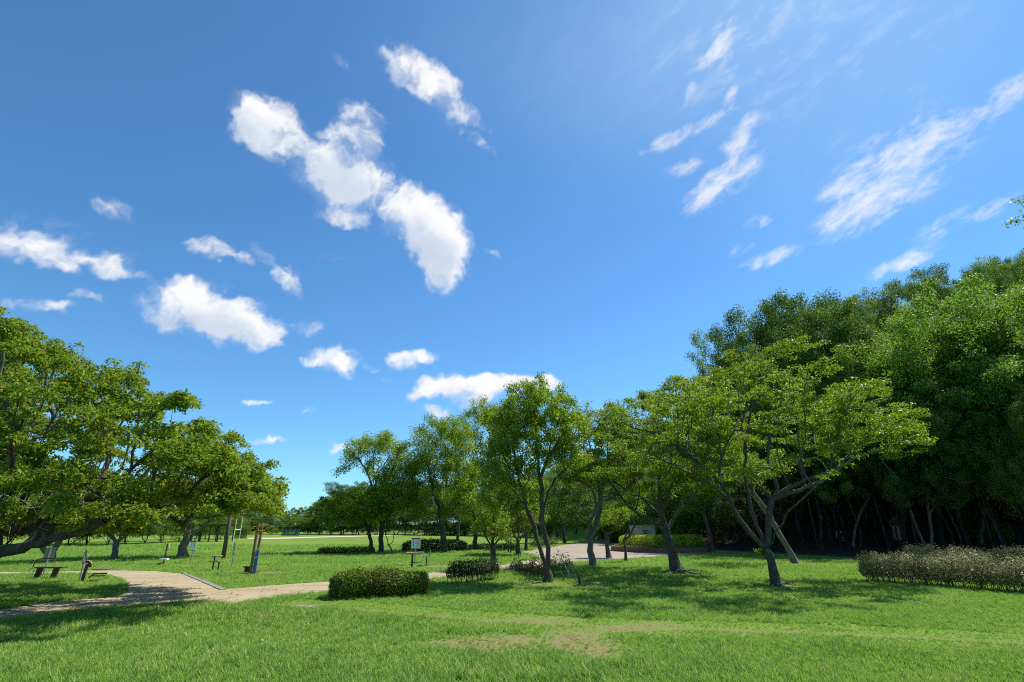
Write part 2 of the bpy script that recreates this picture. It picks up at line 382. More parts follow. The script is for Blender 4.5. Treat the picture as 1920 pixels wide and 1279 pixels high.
_prm = np.random.default_rng(11).random(65536)
def n2(x, y, seed=0):
    i = np.floor(x).astype(np.int64); j = np.floor(y).astype(np.int64); u, v = x-i, y-j
    u = u*u*u*(u*(u*6-15)+10); v = v*v*v*(v*(v*6-15)+10)
    h = lambda a, b: _prm[((a*73856093) ^ (b*19349663) ^ (seed*83492791)) & 65535]
    return (h(i, j)*(1-u)+h(i+1, j)*u)*(1-v)+(h(i, j+1)*(1-u)+h(i+1, j+1)*u)*v
def fbm(x, y, o=6, g=.55, seed=0, billow=False):
    a, t_, w = 1.0, 0, 0
    for k in range(o):
        c, s_ = math.cos(k*1.3), math.sin(k*1.3)
        v = n2((x*c-y*s_)*2**k, (x*s_+y*c)*2**k, seed+k)
        if billow: v = 1-np.abs(v*2-1)
        t_ = t_+v*a; w += a; a *= g
    return t_/w
def clouds():
    az = np.radians(np.arange(-62, 62.01, .11)); el = np.radians(np.arange(-1, 60, .11))
    A, E = np.meshgrid(az, el); D = np.stack([np.sin(A)*np.cos(E), np.cos(A)*np.cos(E), np.sin(E)], -1)
    # stereographic chart of the sky about a point 30 degrees up
    c0 = np.array([0, math.cos(rad(30)), math.sin(rad(30))]); up = np.array([0, -math.sin(rad(30)), math.cos(rad(30))])
    def chart(D_): k = 2/(1+D_ @ c0); return D_[..., 0]*k, (D_ @ up)*k
    U, V_ = chart(D)
    def ch(px, py): r = np.array(ray(px, py).normalized()); return chart(r)
    def field(bl, U, V_, sc_f=1.0):
        out = np.zeros(U.shape, np.float32)
        for (px, py, rx, ry, rot, st) in bl:
            rx, ry = rx*sc_f, ry*sc_f
            ca, sa = math.cos(rad(rot)), math.sin(rad(rot)); cu, cv = ch(px, py)
            a = np.array(ch(px+rx*ca, py+rx*sa))-(cu, cv); b = np.array(ch(px-ry*sa, py+ry*ca))-(cu, cv)
            la, lb = np.hypot(*a), np.hypot(*b); du, dv = U-cu, V_-cv
            q = np.sqrt(((du*a[0]+dv*a[1])/la**2)**2+((du*b[0]+dv*b[1])/lb**2)**2)
            x = np.clip((1.6-q)/1.5, 0, 1); out += st*x*x*(3-2*x)
        return out
    def dens(U, V_, fine=7):
        wx = (fbm(U*14, V_*14, 4, .6, 40)-.5)*.045; wy = (fbm(U*14, V_*14, 4, .6, 50)-.5)*.045
        wx += (fbm(U*45, V_*45, 3, .6, 43)-.5)*.018; wy += (fbm(U*45, V_*45, 3, .6, 53)-.5)*.018
        B = field(cumulus, U+wx*.8, V_+wy*.8)
        n = fbm((U+wx)*16, (V_+wy)*16, fine, .58, 3); nb = fbm((U+wx)*22, (V_+wy)*22, fine-1, .55, 9, True)
        B = np.minimum(B, .95+.25*np.tanh((B-.95)/.5)*(B > .95)); return B, B*1.0+(n-.5)*2.1+(nb-.62)*.8
    B, d = dens(U, V_)
    ss = lambda x, a, b: np.clip((x-a)/(b-a), 0, 1)**2*(3-2*np.clip((x-a)/(b-a), 0, 1))
    A1 = ss(d, .10, 1.12)*ss(B, .02, .30); A1 = np.maximum(A1, .42*ss(B+(fbm(U*26+7, V_*26, 7, .62, 5)-.5)*1.5, .14, 1.7)*ss(B, .0, .3))
    wsx = (fbm(U*20, V_*20, 5, .6, 80)-.5)*.05; wsy = (fbm(U*20, V_*20, 5, .6, 90)-.5)*.05
    thick = np.zeros_like(d); sd2 = np.array(chart(np.array(sun_dir)))-0; sd2 = np.array([.62, .78])
    for k in (1, 2, 3, 4):
        bb = field(cumulus, U+sd2[0]*.014*k+wsx, V_+sd2[1]*.014*k+wsy); thick += np.clip(bb-.25, 0, 1.1)
    shade = 1-.30*(1-np.exp(-np.clip(thick-.6, 0, 9)*.42))
    shade -= .04*np.clip(fbm(U*30, V_*30, 5, .6, 77)-.5, -.5, .5)*2
    a0 = np.array(ch(1500, 300)); a1 = np.array(ch(1580, 240)); dr = (a1-a0)/np.hypot(*(a1-a0))
    wx = (fbm(U*8, V_*8, 4, .6, 60)-.5)*.035; wy = (fbm(U*8, V_*8, 4, .6, 70)-.5)*.035
    S, T_ = (U+wx)*dr[0]+(V_+wy)*dr[1], -(U+wx)*dr[1]+(V_+wy)*dr[0]
    nc = fbm(S*24, T_*52, 8, .66, 21); Bc = field(cirrus, U+wx*.5, V_+wy*.5, 1.12)
    A2 = ss(np.minimum(Bc, 1.1)*1.2+(nc-.5)*2.7, .05, 1.95)*ss(Bc, .02, .4)
    veil = field([(1500,-40,620,240,-15,.5),(1150,60,420,180,0,.22),(1650,250,420,150,-25,.3)], U, V_)*(.72+.2*ss(nc, .2, .8))
    thin = np.clip(veil*VEIL, 0, .8)/(np.clip(veil*VEIL, 0, .8)+A1*3+A2*2.5+1e-4)
    AL = 1-(1-A1*.985)*(1-A2*.78)*(1-np.clip(veil*VEIL, 0, .8))
    R_ = 2300.0; nv, nu = A.shape
    i, j = np.meshgrid(np.arange(nv-1), np.arange(nu-1), indexing='ij'); F_ = np.stack([i*nu+j, i*nu+j+1, (i+1)*nu+j+1, (i+1)*nu+j], -1).reshape(-1, 4)
    AL[:3] *= 0; 
    # leave out the faces with nothing in them
    f_al = AL.ravel()[F_].max(1); F_ = F_[f_al > .004]
    used = np.zeros(nv*nu, bool); used[F_.ravel()] = True; idx = np.cumsum(used)-1
    m, t = newmat('cloud'); o = nd(t, 'ShaderNodeOutputMaterial')
    ca_ = nd(t, 'ShaderNodeAttribute', attribute_name='cover').outputs['Fac']; cb = nd(t, 'ShaderNodeAttribute', attribute_name='lit').outputs['Fac']
    col = ramp(t, cb, [(.6, (.42, .52, .68)), (.8, (.68, .76, .88)), (.92, (.93, .95, .98)), (1, (1, 1, 1))])
    col = mixc(t, nd(t, 'ShaderNodeAttribute', attribute_name='thin').outputs['Fac'], col, (.46, .70, 1.0)); em = nd(t, 'ShaderNodeEmission'); lk(t, col, em.inputs[0]); em.inputs[1].default_value = CLOUD_GAIN
    tp = nd(t, 'ShaderNodeBsdfTransparent'); ms = nd(t, 'ShaderNodeMixShader'); lk(t, ca_, ms.inputs[0]); lk(t, tp.outputs[0], ms.inputs[1]); lk(t, em.outputs[0], ms.inputs[2]); lk(t, ms.outputs[0], o.inputs[0])
    m.cycles.emission_sampling = 'NONE'
    me = mesh_np('sky', (D.reshape(-1, 3)*R_)[used], idx[F_], 4, m, {'cover': AL.ravel()[used], 'lit': shade.ravel()[used], 'thin': thin.ravel()[used]})
    tag(link('sky', me), kind='structure')
CLOUD_GAIN, VEIL = .62, .75
clouds()
# ---------------------------------------------------------------- terrain and paths
FX = np.array([-260., -120, -80, -35, 3, 14, 24, 45, 80, 140, 300]); FY = np.array([330., 215, 190, 168, 135, 84, 56, 42, 30, 8, -60])
CX = np.array([-260., -80, -35, 5, 25, 50, 90, 300]); CY = np.array([2., 2.5, 3.5, 7, 17, 36, 55, 60])
def terr(x, y):
    x = np.asarray(x, float); y = np.asarray(y, float)
    s = (y-np.interp(x, FX, FY))*.62
    c = np.interp(x, CX, CY)
    z = np.where(s > 0, c*(1-np.exp(-np.clip(x/40+.3, .25, 1.15)*np.clip(s, 0, None)/c)), 0)
    shelf = np.clip((s+14)/14, 0, 1)**2*1.05*np.clip((x-13)/14, 0, 1)
    return z*np.clip(s/6, 0, 1)**.5+shelf
def tz(x, y): return float(terr(x, y))
def T(px, py):                         # pixel on the terrain
    r = ray(px, py); t = 2.0
    for _ in range(4000):
        q = Vector((r.x*t, r.y*t, CAM_H+r.z*t))
        if q.z <= tz(q.x, q.y): break
        t *= 1.004
        if t > 900: break
    return Vector((q.x, q.y, tz(q.x, q.y)))
def poly_px(pts): return [G(*p) for p in pts]
path_poly = poly_px([(-260,1196),(0,1166),(100,1152),(200,1143),(300,1138),(380,1135),(440,1135),(468,1128),(530,1119),(610,1111),(700,1101),(800,1089),(870,1078),(935,1071),(1000,1063),(1050,1057),
                     (1046,1045),(1000,1050),(955,1058),(930,1063),(870,1070),(790,1076),(700,1085),(610,1092),(520,1098),(412,1107),(375,1091),(340,1076.5),(290,1072),(200,1070.5),(100,1073),(0,1073.5),(-260,1075),
                     (-260,1079),(0,1077.5),(60,1077),(170,1077),(205,1079),(228,1086),(240,1097),(240,1110),(225,1119),(190,1123),(100,1130),(0,1144),(-260,1170)])
plaza_poly = poly_px([(1046,1058),(1110,1052.5),(1200,1046.5),(1290,1040.5),(1400,1034),(1425,1029),(1420,1022),(1395,1017.5),(1340,1014),(1250,1010),(1130,1014),(1070,1021),(1010,1031),(978,1036),(1000,1041),(1012,1046),(1040,1050)])
kerb_poly = poly_px([(340,1076),(347,1075.8),(383,1089.5),(424,1106.6),(412,1107.4),(375,1091)])
def inpoly(x, y, poly):
    x = np.asarray(x); y = np.asarray(y); r = np.zeros(x.shape, bool); n = len(poly)
    for i in range(n):
        a, b = poly[i], poly[(i+1) % n]
        c = ((a.y > y) != (b.y > y)) & (x < (b.x-a.x)*(y-a.y)/((b.y-a.y) or 1e-9)+a.x); r ^= c
    return r
def segdist(x, y, pts):
    d = np.full(np.shape(x), 1e9)
    for a, b in zip(pts, pts[1:]):
        ax, ay, bx, by = a.x, a.y, b.x, b.y; L = (bx-ax)**2+(by-ay)**2+1e-9
        t = np.clip(((x-ax)*(bx-ax)+(y-ay)*(by-ay))/L, 0, 1); d = np.minimum(d, np.hypot(x-ax-t*(bx-ax), y-ay-t*(by-ay)))
    return d
# the worn track that crosses the lawn, and other bare spots: (pixel x, y, radius px x, radius px y, strength)
track = poly_px([(590,1135),(700,1146),(830,1158),(950,1166),(1060,1172),(1200,1180),(1340,1183),(1500,1187),(1650,1193),(1800,1201),(1930,1208),(2100,1220)])
bare = [(925,1210,140,22,.74),(1090,1214,95,32,.78),(1230,1176,90,10,.5),(1350,1182,60,5,.4),(1010,1163,90,6,.6),(865,1205,40,12,.4),(1150,1182,100,6,.5),(545,1137,60,4,.8),(440,1137,30,3,.6),
        (500,1075,38,2.6,1.0),(430,1078,25,2.0,.8),(820,1063,26,2.4,1.0),(770,1065,30,2.4,.9),(395,1071,20,1.5,.4),(205,1090,24,2.2,.9),
        (1300,1078,80,3.0,.8),(1375,1082,22,2,.9),(1478,1101,26,4,.7),(1110,1095,40,5,.55),(1020,1096,60,6,.5),(880,1092,60,4,.35),(250,1157,14,4,.8),(60,1190,60,12,.35),(490,1277,14,4,.7),
        (1180,1064,60,1.5,.4),(700,1036,80,2,.45),(1500,1056,60,2,.5)]
bareW = []
for (px, py, rx, ry, s) in bare:
    a = G(px, py); bx = (G(px+rx, py)-a).length; b1 = G(px, py+ry); b2 = G(px, py-ry)
    bareW.append((a.x, (b1.y+b2.y)/2, bx, abs(b2.y-b1.y)/2, s))
def vnoise(x, y, sc_, seed=0.0):
    x = np.asarray(x)*sc_+seed; y = np.asarray(y)*sc_+seed*1.7
    def h(i, j):
        v = np.sin(i*127.1+j*311.7)*43758.5453; return v-np.floor(v)
    i, j = np.floor(x), np.floor(y); u, v = x-i, y-j; u = u*u*(3-2*u); v = v*v*(3-2*v)
    return (h(i, j)*(1-u)+h(i+1, j)*u)*(1-v)+(h(i, j+1)*(1-u)+h(i+1, j+1)*u)*v
def wear(x, y):
    w = np.zeros(np.shape(x))
    n = vnoise(x, y, 1.3, 3)*.6+vnoise(x, y, 4.1, 9)*.4
    for (cx, cy, rx, ry, s) in bareW:
        q = ((x-cx)/rx)**2+((y-cy)/ry)**2; w = np.maximum(w, s*np.clip(1.75-q-n*.9, 0, 1))
    d = segdist(x, y, track); w = np.maximum(w, 1.0*np.clip(1.25-(d/.22)**1.4-n*.75, 0, 1))
    # leaf litter under the wood
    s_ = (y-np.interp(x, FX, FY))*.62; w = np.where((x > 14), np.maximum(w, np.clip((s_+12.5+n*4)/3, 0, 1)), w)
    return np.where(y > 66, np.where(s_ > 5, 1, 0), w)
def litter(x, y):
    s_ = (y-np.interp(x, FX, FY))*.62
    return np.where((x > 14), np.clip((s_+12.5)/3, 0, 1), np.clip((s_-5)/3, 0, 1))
# one ground sheet, finest in front of the camera
ang = np.concatenate([np.linspace(-math.pi, -1.1, 36, endpoint=False), np.linspace(-1.1, 1.1, 300, endpoint=False), np.linspace(1.1, math.pi, 36, endpoint=False)])
rr = np.concatenate([[0.0], np.geomspace(1.5, 6, 10), np.geomspace(6.1, 70, 330), np.geomspace(72, 2600, 110)])
A_, R_ = np.meshgrid(ang, rr[1:]); X = np.sin(A_)*R_; Y = np.cos(A_)*R_
Z = np.where(R_ < 900, terr(X, Y), terr(X, Y)*.9)
V = np.concatenate([[[0, 0, 0]], np.stack([X, Y, Z], -1).reshape(-1, 3)])
na = len(ang); nr = len(rr)-1
i, j = np.meshgrid(np.arange(nr-1), np.arange(na), indexing='ij'); j2 = (j+1) % na
Fq = np.stack([1+i*na+j, 1+(i+1)*na+j, 1+(i+1)*na+j2, 1+i*na+j2], -1).reshape(-1, 4)
Fq = Fq[:, ::-1]
m, t = newmat('lawn_ground')
o = nd(t, 'ShaderNodeOutputMaterial'); p = nd(t, 'ShaderNodeBsdfPrincipled'); lk(t, p.outputs[0], o.inputs[0])
geo = nd(t, 'ShaderNodeNewGeometry').outputs['Position']
f1 = noise_n(t, .09, 6, .6, geo); f2 = noise_n(t, 1.6, 6, .65, geo); f3 = noise_n(t, 26, 4, .7, geo)
g1 = ramp(t, f1, [(.3, (.115, .215, .022)), (.5, (.145, .255, .028)), (.7, (.185, .275, .038))])
g2 = mixc(t, ramp(t, f2, [(.35, (0, 0, 0)), (.7, (.55, .55, .55))]), g1, (.17, .21, .045))
g3 = mixc(t, .45, g2, ramp(t, f3, [(.3, (.35, .35, .35)), (.7, (1.5, 1.5, 1.5))]), 'MULTIPLY')
wv = nd(t, 'ShaderNodeAttribute', attribute_name='wear').outputs['Fac']; lt = nd(t, 'ShaderNodeAttribute', attribute_name='litter').outputs['Fac']
soil = ramp(t, f3, [(.25, (.13, .095, .04)), (.5, (.22, .175, .085)), (.75, (.31, .25, .135))])
wm = nd(t, 'ShaderNodeMath', operation='ADD', use_clamp=True); lk(t, wv, wm.inputs[0])
wm2 = nd(t, 'ShaderNodeMath', operation='MULTIPLY_ADD'); lk(t, f3, wm2.inputs[0]); wm2.inputs[1].default_value = .5; wm2.inputs[2].default_value = -.25; 
wmm = nd(t, 'ShaderNodeMath', operation='MULTIPLY'); lk(t, wm2.outputs[0], wmm.inputs[0]); lk(t, wv, wmm.inputs[1]); lk(t, wmm.outputs[0], wm.inputs[1])
g4 = mixc(t, wm.outputs[0], g3, soil)
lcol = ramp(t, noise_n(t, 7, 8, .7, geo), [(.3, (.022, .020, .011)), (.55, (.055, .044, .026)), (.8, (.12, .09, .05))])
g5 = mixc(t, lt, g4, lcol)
lk(t, g5, p.inputs['Base Color']); p.inputs['Roughness'].default_value = .95; p.inputs['Specular IOR Level'].default_value = .1
bp = nd(t, 'ShaderNodeBump'); bp.inputs['Strength'].default_value = .6; bp.inputs['Distance'].default_value = .05; lk(t, noise_n(t, 14, 6, .75, geo), bp.inputs['Height']); lk(t, bp.outputs[0], p.inputs['Normal'])
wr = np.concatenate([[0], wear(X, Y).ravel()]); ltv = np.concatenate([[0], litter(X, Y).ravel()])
tag(link('ground', mesh_np('ground', V, Fq, 4, m, {'wear': wr, 'litter': ltv}, smooth=True)), kind='structure')
# close the small hole at the camera's feet
bmh = bmesh.new(); vs = [bmh.verts.new((math.sin(a)*1.52, math.cos(a)*1.52, -.002)) for a in ang[::6]]; bmh.faces.new(vs); me = bpy.data.meshes.new('lawn_under_camera'); bmesh.ops.recalc_face_normals(bmh, faces=bmh.faces); bmh.to_mesh(me); bmh.free(); me.materials.append(m)
tag(link('lawn', me), kind='structure')

def concrete(name, a, b, slab=None):
    m, t = newmat(name)
    o = nd(t, 'ShaderNodeOutputMaterial'); p = nd(t, 'ShaderNodeBsdfPrincipled'); lk(t, p.outputs[0], o.inputs[0])
    geo = nd(t, 'ShaderNodeNewGeometry').outputs['Position']
    c = ramp(t, noise_n(t, .8, 7, .65, geo), [(.3, a), (.7, b)])
    c = mixc(t, .35, c, ramp(t, noise_n(t, 40, 5, .7, geo), [(.3, (.55, .55, .55)), (.7, (1.3, 1.3, 1.3))]), 'MULTIPLY')
    if slab:
        mp = nd(t, 'ShaderNodeMapping'); lk(t, geo, mp.inputs[0]); mp.inputs['Rotation'].default_value = (0, 0, rad(slab[2]))
        bk = nd(t, 'ShaderNodeTexBrick'); lk(t, mp.outputs[0], bk.inputs['Vector']); bk.offset = .5
        bk.inputs['Scale'].default_value = 1; bk.inputs['Brick Width'].default_value = slab[0]; bk.inputs['Row Height'].default_value = slab[1]
        bk.inputs['Mortar Size'].default_value = .035; bk.inputs['Color1'].default_value = (1, 1, 1, 1); bk.inputs['Color2'].default_value = (.80, .74, .68, 1); bk.inputs['Mortar'].default_value = (.42, .40, .33, 1)
        c = mixc(t, .85, c, bk.outputs['Color'], 'MULTIPLY')
    c = mixc(t, ramp(t, noise_n(t, 2.6, 8, .7, geo), [(.6, (0, 0, 0)), (.74, (.55, .55, .55))]), c, (.16, .15, .08))
    lk(t, c, p.inputs['Base Color']); p.inputs['Roughness'].default_value = .9
    bp = nd(t, 'ShaderNodeBump'); bp.inputs['Strength'].default_value = .3; bp.inputs['Distance'].default_value = .01; lk(t, noise_n(t, 60, 4, .7, geo), bp.inputs['Height']); lk(t, bp.outputs[0], p.inputs['Normal'])
    return m
M_path = concrete('path_paving', (.36, .285, .165), (.46, .375, .23), (2.4, 1.5, 8))
M_plaza = concrete('plaza_paving', (.34, .275, .21), (.44, .37, .29), (.6, .3, 20))
M_kerb = concrete('kerb_stone', (.22, .235, .20), (.32, .33, .29), (.6, .3, -40))
def sheet(name, poly, z, mat, thick=.0, rag=.0, kind='structure'):
    rnd = random.Random(len(name)); pts = []
    for a, b in zip(poly, poly[1:]+poly[:1]):
        L = (b-a).length; n = max(1, min(60, int(L/.35))) if rag else 1
        for k in range(n):
            q = a.lerp(b, k/n)
            if rag: q = q+Vector((rnd.gauss(0, rag), rnd.gauss(0, rag), 0))
            pts.append(q)
    bm = bmesh.new(); vs = [bm.verts.new((q.x, q.y, z)) for q in pts]; f = bm.faces.new(vs)
    bmesh.ops.recalc_face_normals(bm, faces=bm.faces)
    if f.normal.z < 0: bmesh.ops.reverse_faces(bm, faces=[f])
    if thick:
        r = bmesh.ops.extrude_face_region(bm, geom=[f]); 
        bmesh.ops.translate(bm, verts=[v for v in r['geom'] if isinstance(v, bmesh.types.BMVert)], vec=(0, 0, thick))
        bmesh.ops.recalc_face_normals(bm, faces=bm.faces)
    bmesh.ops.triangulate(bm, faces=bm.faces)
    me = bpy.data.meshes.new(name); bm.to_mesh(me); bm.free(); me.materials.append(mat)
    o = link(name, me)
    if kind: tag(o, kind=kind)
    return o
sheet('path', path_poly, .012, M_path, rag=.025)
sheet('plaza', plaza_poly, .016, M_plaza, rag=.02)
sheet('kerb', kerb_poly, .004, M_kerb, .03)
M_sand = simple('infield_sand', (.56, .46, .30), .95, var=.1, scale=.3, bump=0)
sheet('sand_track', poly_px([(458,1009.2),(520,1009.0),(610,1006.6),(700,1004.8),(800,1003.0),(870,1002.2),(870,1003.2),(800,1004.2),(700,1006.2),(610,1008.6),(520,1011.4),(468,1011.6)]), .03, M_sand)

# ---------------------------------------------------------------- grass (uncountable)
m, t = newmat('grass_blades')
o = nd(t, 'ShaderNodeOutputMaterial'); p = nd(t, 'ShaderNodeBsdfPrincipled')
oi = nd(t, 'ShaderNodeObjectInfo'); geo = nd(t, 'ShaderNodeNewGeometry').outputs['Position']
mpz = nd(t, 'ShaderNodeVectorMath', operation='MULTIPLY'); lk(t, geo, mpz.inputs[0]); mpz.inputs[1].default_value = (1, 1, 0)
fa = noise_n(t, .55, 6, .7, mpz.outputs[0]); ad = nd(t, 'ShaderNodeMath', operation='MULTIPLY_ADD'); lk(t, oi.outputs['Random'], ad.inputs[0]); ad.inputs[1].default_value = .72
sb = nd(t, 'ShaderNodeMath', operation='MULTIPLY_ADD'); lk(t, fa, sb.inputs[0]); sb.inputs[1].default_value = 1.7; sb.inputs[2].default_value = -.70; lk(t, sb.outputs[0], ad.inputs[2])
gc = ramp(t, ad.outputs[0], [(0, (.115, .235, .036)), (.35, (.21, .36, .058)), (.65, (.32, .48, .085)), (.82, (.37, .52, .10)), (.92, (.40, .46, .13)), (1, (.46, .38, .17))])
lk(t, gc, p.inputs['Base Color']); p.inputs['Roughness'].default_value = .5; p.inputs['Specular IOR Level'].default_value = .3
tr = nd(t, 'ShaderNodeBsdfTranslucent'); lk(t, mixc(t, .5, gc, (.38, .70, .06)), tr.inputs[0])
ms = nd(t, 'ShaderNodeMixShader'); ms.inputs[0].default_value = .38; lk(t, p.outputs[0], ms.inputs[1]); lk(t, tr.outputs[0], ms.inputs[2]); lk(t, ms.outputs[0], o.inputs[0])
M_grass = m
tufts = bpy.data.collections.new('tuft_sources')
rng = np.random.default_rng(5)
for k in range(8):
    nb = 22; Vs, Fs = [], []
    for b in range(nb):
        a = rng.random()*6.283; r = .075*math.sqrt(rng.random()); x0, y0 = r*math.cos(a), r*math.sin(a)
        h = (.05+.075*rng.random())*(1.35 if k > 4 else 1); w = .0035+.003*rng.random(); lean = (.25+.9*rng.random())*h; la = rng.random()*6.283+(.8 if k > 4 else 0)
        dx, dy = math.cos(la), math.sin(la); wx, wy = -dy*w, dx*w; c = len(Vs)
        Vs += [(x0-wx, y0-wy, 0), (x0+wx, y0+wy, 0), (x0+wx*.8+dx*lean*.35, y0+wy*.8+dy*lean*.35, h*.62), (x0-wx*.8+dx*lean*.35, y0-wy*.8+dy*lean*.35, h*.62), (x0+dx*lean, y0+dy*lean, h), (x0+dx*lean, y0+dy*lean, h)]
        Vs[-1] = (x0+dx*lean+wx*.1, y0+dy*lean+wy*.1, h*.99)
        Fs += [(c, c+1, c+2, c+3), (c+3, c+2, c+4, c+5)]
    tufts.objects.link(bpy.data.objects.new('tuft', mesh_np('tuft', Vs, Fs, 4, M_grass)))
def grass_points():
    outx, outy, outs = [], [], []
    for (r0, r1, dens, s) in ((5.5, 9, 260, .80), (9, 12, 240, .82), (12, 16, 170, .88), (16, 22, 110, 1.0), (22, 30, 60, 1.15), (30, 45, 24, 1.4), (45, 68, 6, 1.9)):
        w = 1.12; n = int(dens*w*(r1*r1-r0*r0))
        y = np.sqrt(rng.random(n)*(r1*r1-r0*r0)+r0*r0); x = (rng.random(n)*2-1)*w*y
        outx.append(x); outy.append(y); outs.append(np.full(n, s))
    x, y, s = map(np.concatenate, (outx, outy, outs))
    n = vnoise(x, y, .8, 2)*.5+vnoise(x, y, 2.9, 7)*.5; w = wear(x, y)
    keep = rng.random(len(x)) > w*.95
    for P_ in (path_poly, plaza_poly, kerb_poly): keep &= ~inpoly(x, y, P_)
    keep &= litter(x, y) < .5
    # mown short in the middle distance, long in front of and along the track
    dt = segdist(x, y, track); near = y < np.interp(x, [q.x for q in track], [q.y for q in track])
    hs_ = np.where(near, .95+.5*(n-.5)*2*.6, .62+.35*(n-.5)) ; hs_ = hs_*(1-.7*w)
    hs_ = hs_*(.7+.6*vnoise(x, y, .35, 13)); hs_ = np.where(dt < 1.1, hs_*.5, hs_)
    return x[keep], y[keep], (s*hs_*(.75+.5*rng.random(len(x))))[keep]
gx, gy, gs = grass_points()
me = bpy.data.meshes.new('grass'); me.vertices.add(len(gx)); me.vertices.foreach_set('co', np.stack([gx, gy, terr(gx, gy)-.004], -1).astype(np.float32).ravel())
for k, a in (('sc', gs), ('rz', rng.random(len(gx))*6.283)):
    x_ = me.attributes.new(k, 'FLOAT', 'POINT'); x_.data.foreach_set('value', a.astype(np.float32))
x_ = me.attributes.new('pick', 'INT', 'POINT'); x_.data.foreach_set('value', rng.integers(0, 8, len(gx)).astype(np.int32))
grass = tag(link('grass', me), 'long and short green grass blades covering the lawn', 'grass', kind='stuff')
ng = bpy.data.node_groups.new('grass_scatter', 'GeometryNodeTree'); ng.interface.new_socket('Geometry', in_out='INPUT', socket_type='NodeSocketGeometry'); ng.interface.new_socket('Geometry', in_out='OUTPUT', socket_type='NodeSocketGeometry')
gi, go = nd(ng, 'NodeGroupInput'), nd(ng, 'NodeGroupOutput'); ci = nd(ng, 'GeometryNodeCollectionInfo'); ci.inputs['Collection'].default_value = tufts; ci.inputs['Separate Children'].default_value = True; ci.inputs['Reset Children'].default_value = True
ip = nd(ng, 'GeometryNodeInstanceOnPoints'); ip.inputs['Pick Instance'].default_value = True
def attr(nm, dt):
    a = nd(ng, 'GeometryNodeInputNamedAttribute', data_type=dt); a.inputs['Name'].default_value = nm; return a.outputs[0]
cx = nd(ng, 'ShaderNodeCombineXYZ'); ng.links.new(attr('rz', 'FLOAT'), cx.inputs[2])
e2r = nd(ng, 'FunctionNodeEulerToRotation'); ng.links.new(cx.outputs[0], e2r.inputs[0])
ng.links.new(gi.outputs[0], ip.inputs['Points']); ng.links.new(ci.outputs[0], ip.inputs['Instance']); ng.links.new(attr('pick', 'INT'), ip.inputs['Instance Index'])
ng.links.new(e2r.outputs[0], ip.inputs['Rotation']); ng.links.new(attr('sc', 'FLOAT'), ip.inputs['Scale']); ng.links.new(ip.outputs[0], go.inputs[0])
md = grass.modifiers.new('scatter', 'NODES'); md.node_group = ng
# ---------------------------------------------------------------- woods behind: a few kinds, each copied
def proto(kind, seed):
    rng = np.random.default_rng(seed); H = 12.0
    if kind == 'evergreen':
        bl = [(0, 0, 7.5, 3.4, 3.4, 3.6)]+[(rng.normal()*2.2, rng.normal()*2.2, 5+rng.random()*5.5, 1.7+rng.random(), 1.7+rng.random(), 1.3+rng.random()*.6) for _ in range(7)]
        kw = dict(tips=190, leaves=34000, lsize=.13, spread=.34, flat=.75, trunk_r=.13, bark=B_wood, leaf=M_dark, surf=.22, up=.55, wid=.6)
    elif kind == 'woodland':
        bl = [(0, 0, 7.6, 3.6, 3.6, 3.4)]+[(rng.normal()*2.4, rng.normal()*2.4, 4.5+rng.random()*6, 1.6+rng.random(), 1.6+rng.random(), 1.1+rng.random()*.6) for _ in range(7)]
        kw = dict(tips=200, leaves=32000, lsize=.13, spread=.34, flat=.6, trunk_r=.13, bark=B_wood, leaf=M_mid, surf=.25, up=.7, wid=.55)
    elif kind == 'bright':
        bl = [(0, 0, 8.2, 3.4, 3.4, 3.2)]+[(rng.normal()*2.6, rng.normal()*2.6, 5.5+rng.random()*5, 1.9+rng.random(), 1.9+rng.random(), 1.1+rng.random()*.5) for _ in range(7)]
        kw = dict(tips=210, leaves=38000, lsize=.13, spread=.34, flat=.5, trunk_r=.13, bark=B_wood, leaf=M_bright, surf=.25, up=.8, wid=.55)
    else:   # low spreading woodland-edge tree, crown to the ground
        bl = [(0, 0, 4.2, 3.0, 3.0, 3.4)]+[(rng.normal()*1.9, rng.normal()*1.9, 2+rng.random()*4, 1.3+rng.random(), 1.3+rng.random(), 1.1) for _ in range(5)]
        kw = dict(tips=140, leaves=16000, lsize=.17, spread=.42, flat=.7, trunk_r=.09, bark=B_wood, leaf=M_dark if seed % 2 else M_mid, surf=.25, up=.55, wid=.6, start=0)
    st = [([(0, 0, .2), (rng.normal()*.2, rng.normal()*.2, 1.6), (rng.normal()*.4, rng.normal()*.4, 4.0)], kw['trunk_r'], kw['trunk_r']*.7)]
    o = make_tree('woodland_tree', '', 'tree', (0, 0, 0), st, bl, seed, **kw)
    zs = max(max(c.co.z for c in ch.data.vertices) for ch in o.children)
    return [o, zs, False]
PR = {k: [proto(k, 100+10*i+j) for j in range(3)] for i, k in enumerate(('evergreen', 'woodland', 'bright', 'low'))}
WR = random.Random(4)
ORD = 'first second third fourth fifth sixth seventh eighth ninth tenth eleventh twelfth thirteenth fourteenth fifteenth sixteenth seventeenth eighteenth nineteenth twentieth'.split()
ORD += ['twenty-'+o_ for o_ in ORD[:9]]+['thirtieth', 'thirty-first', 'thirty-second', 'thirty-third', 'thirty-fourth', 'thirty-fifth']
ROWS = {}
def relabel():
    for (row, end), L in ROWS.items():
        for i, (px, o) in enumerate(sorted(L, key=lambda q: q[0])): o['label'] = '%s, %s from the left' % (o['label'], ORD[i])
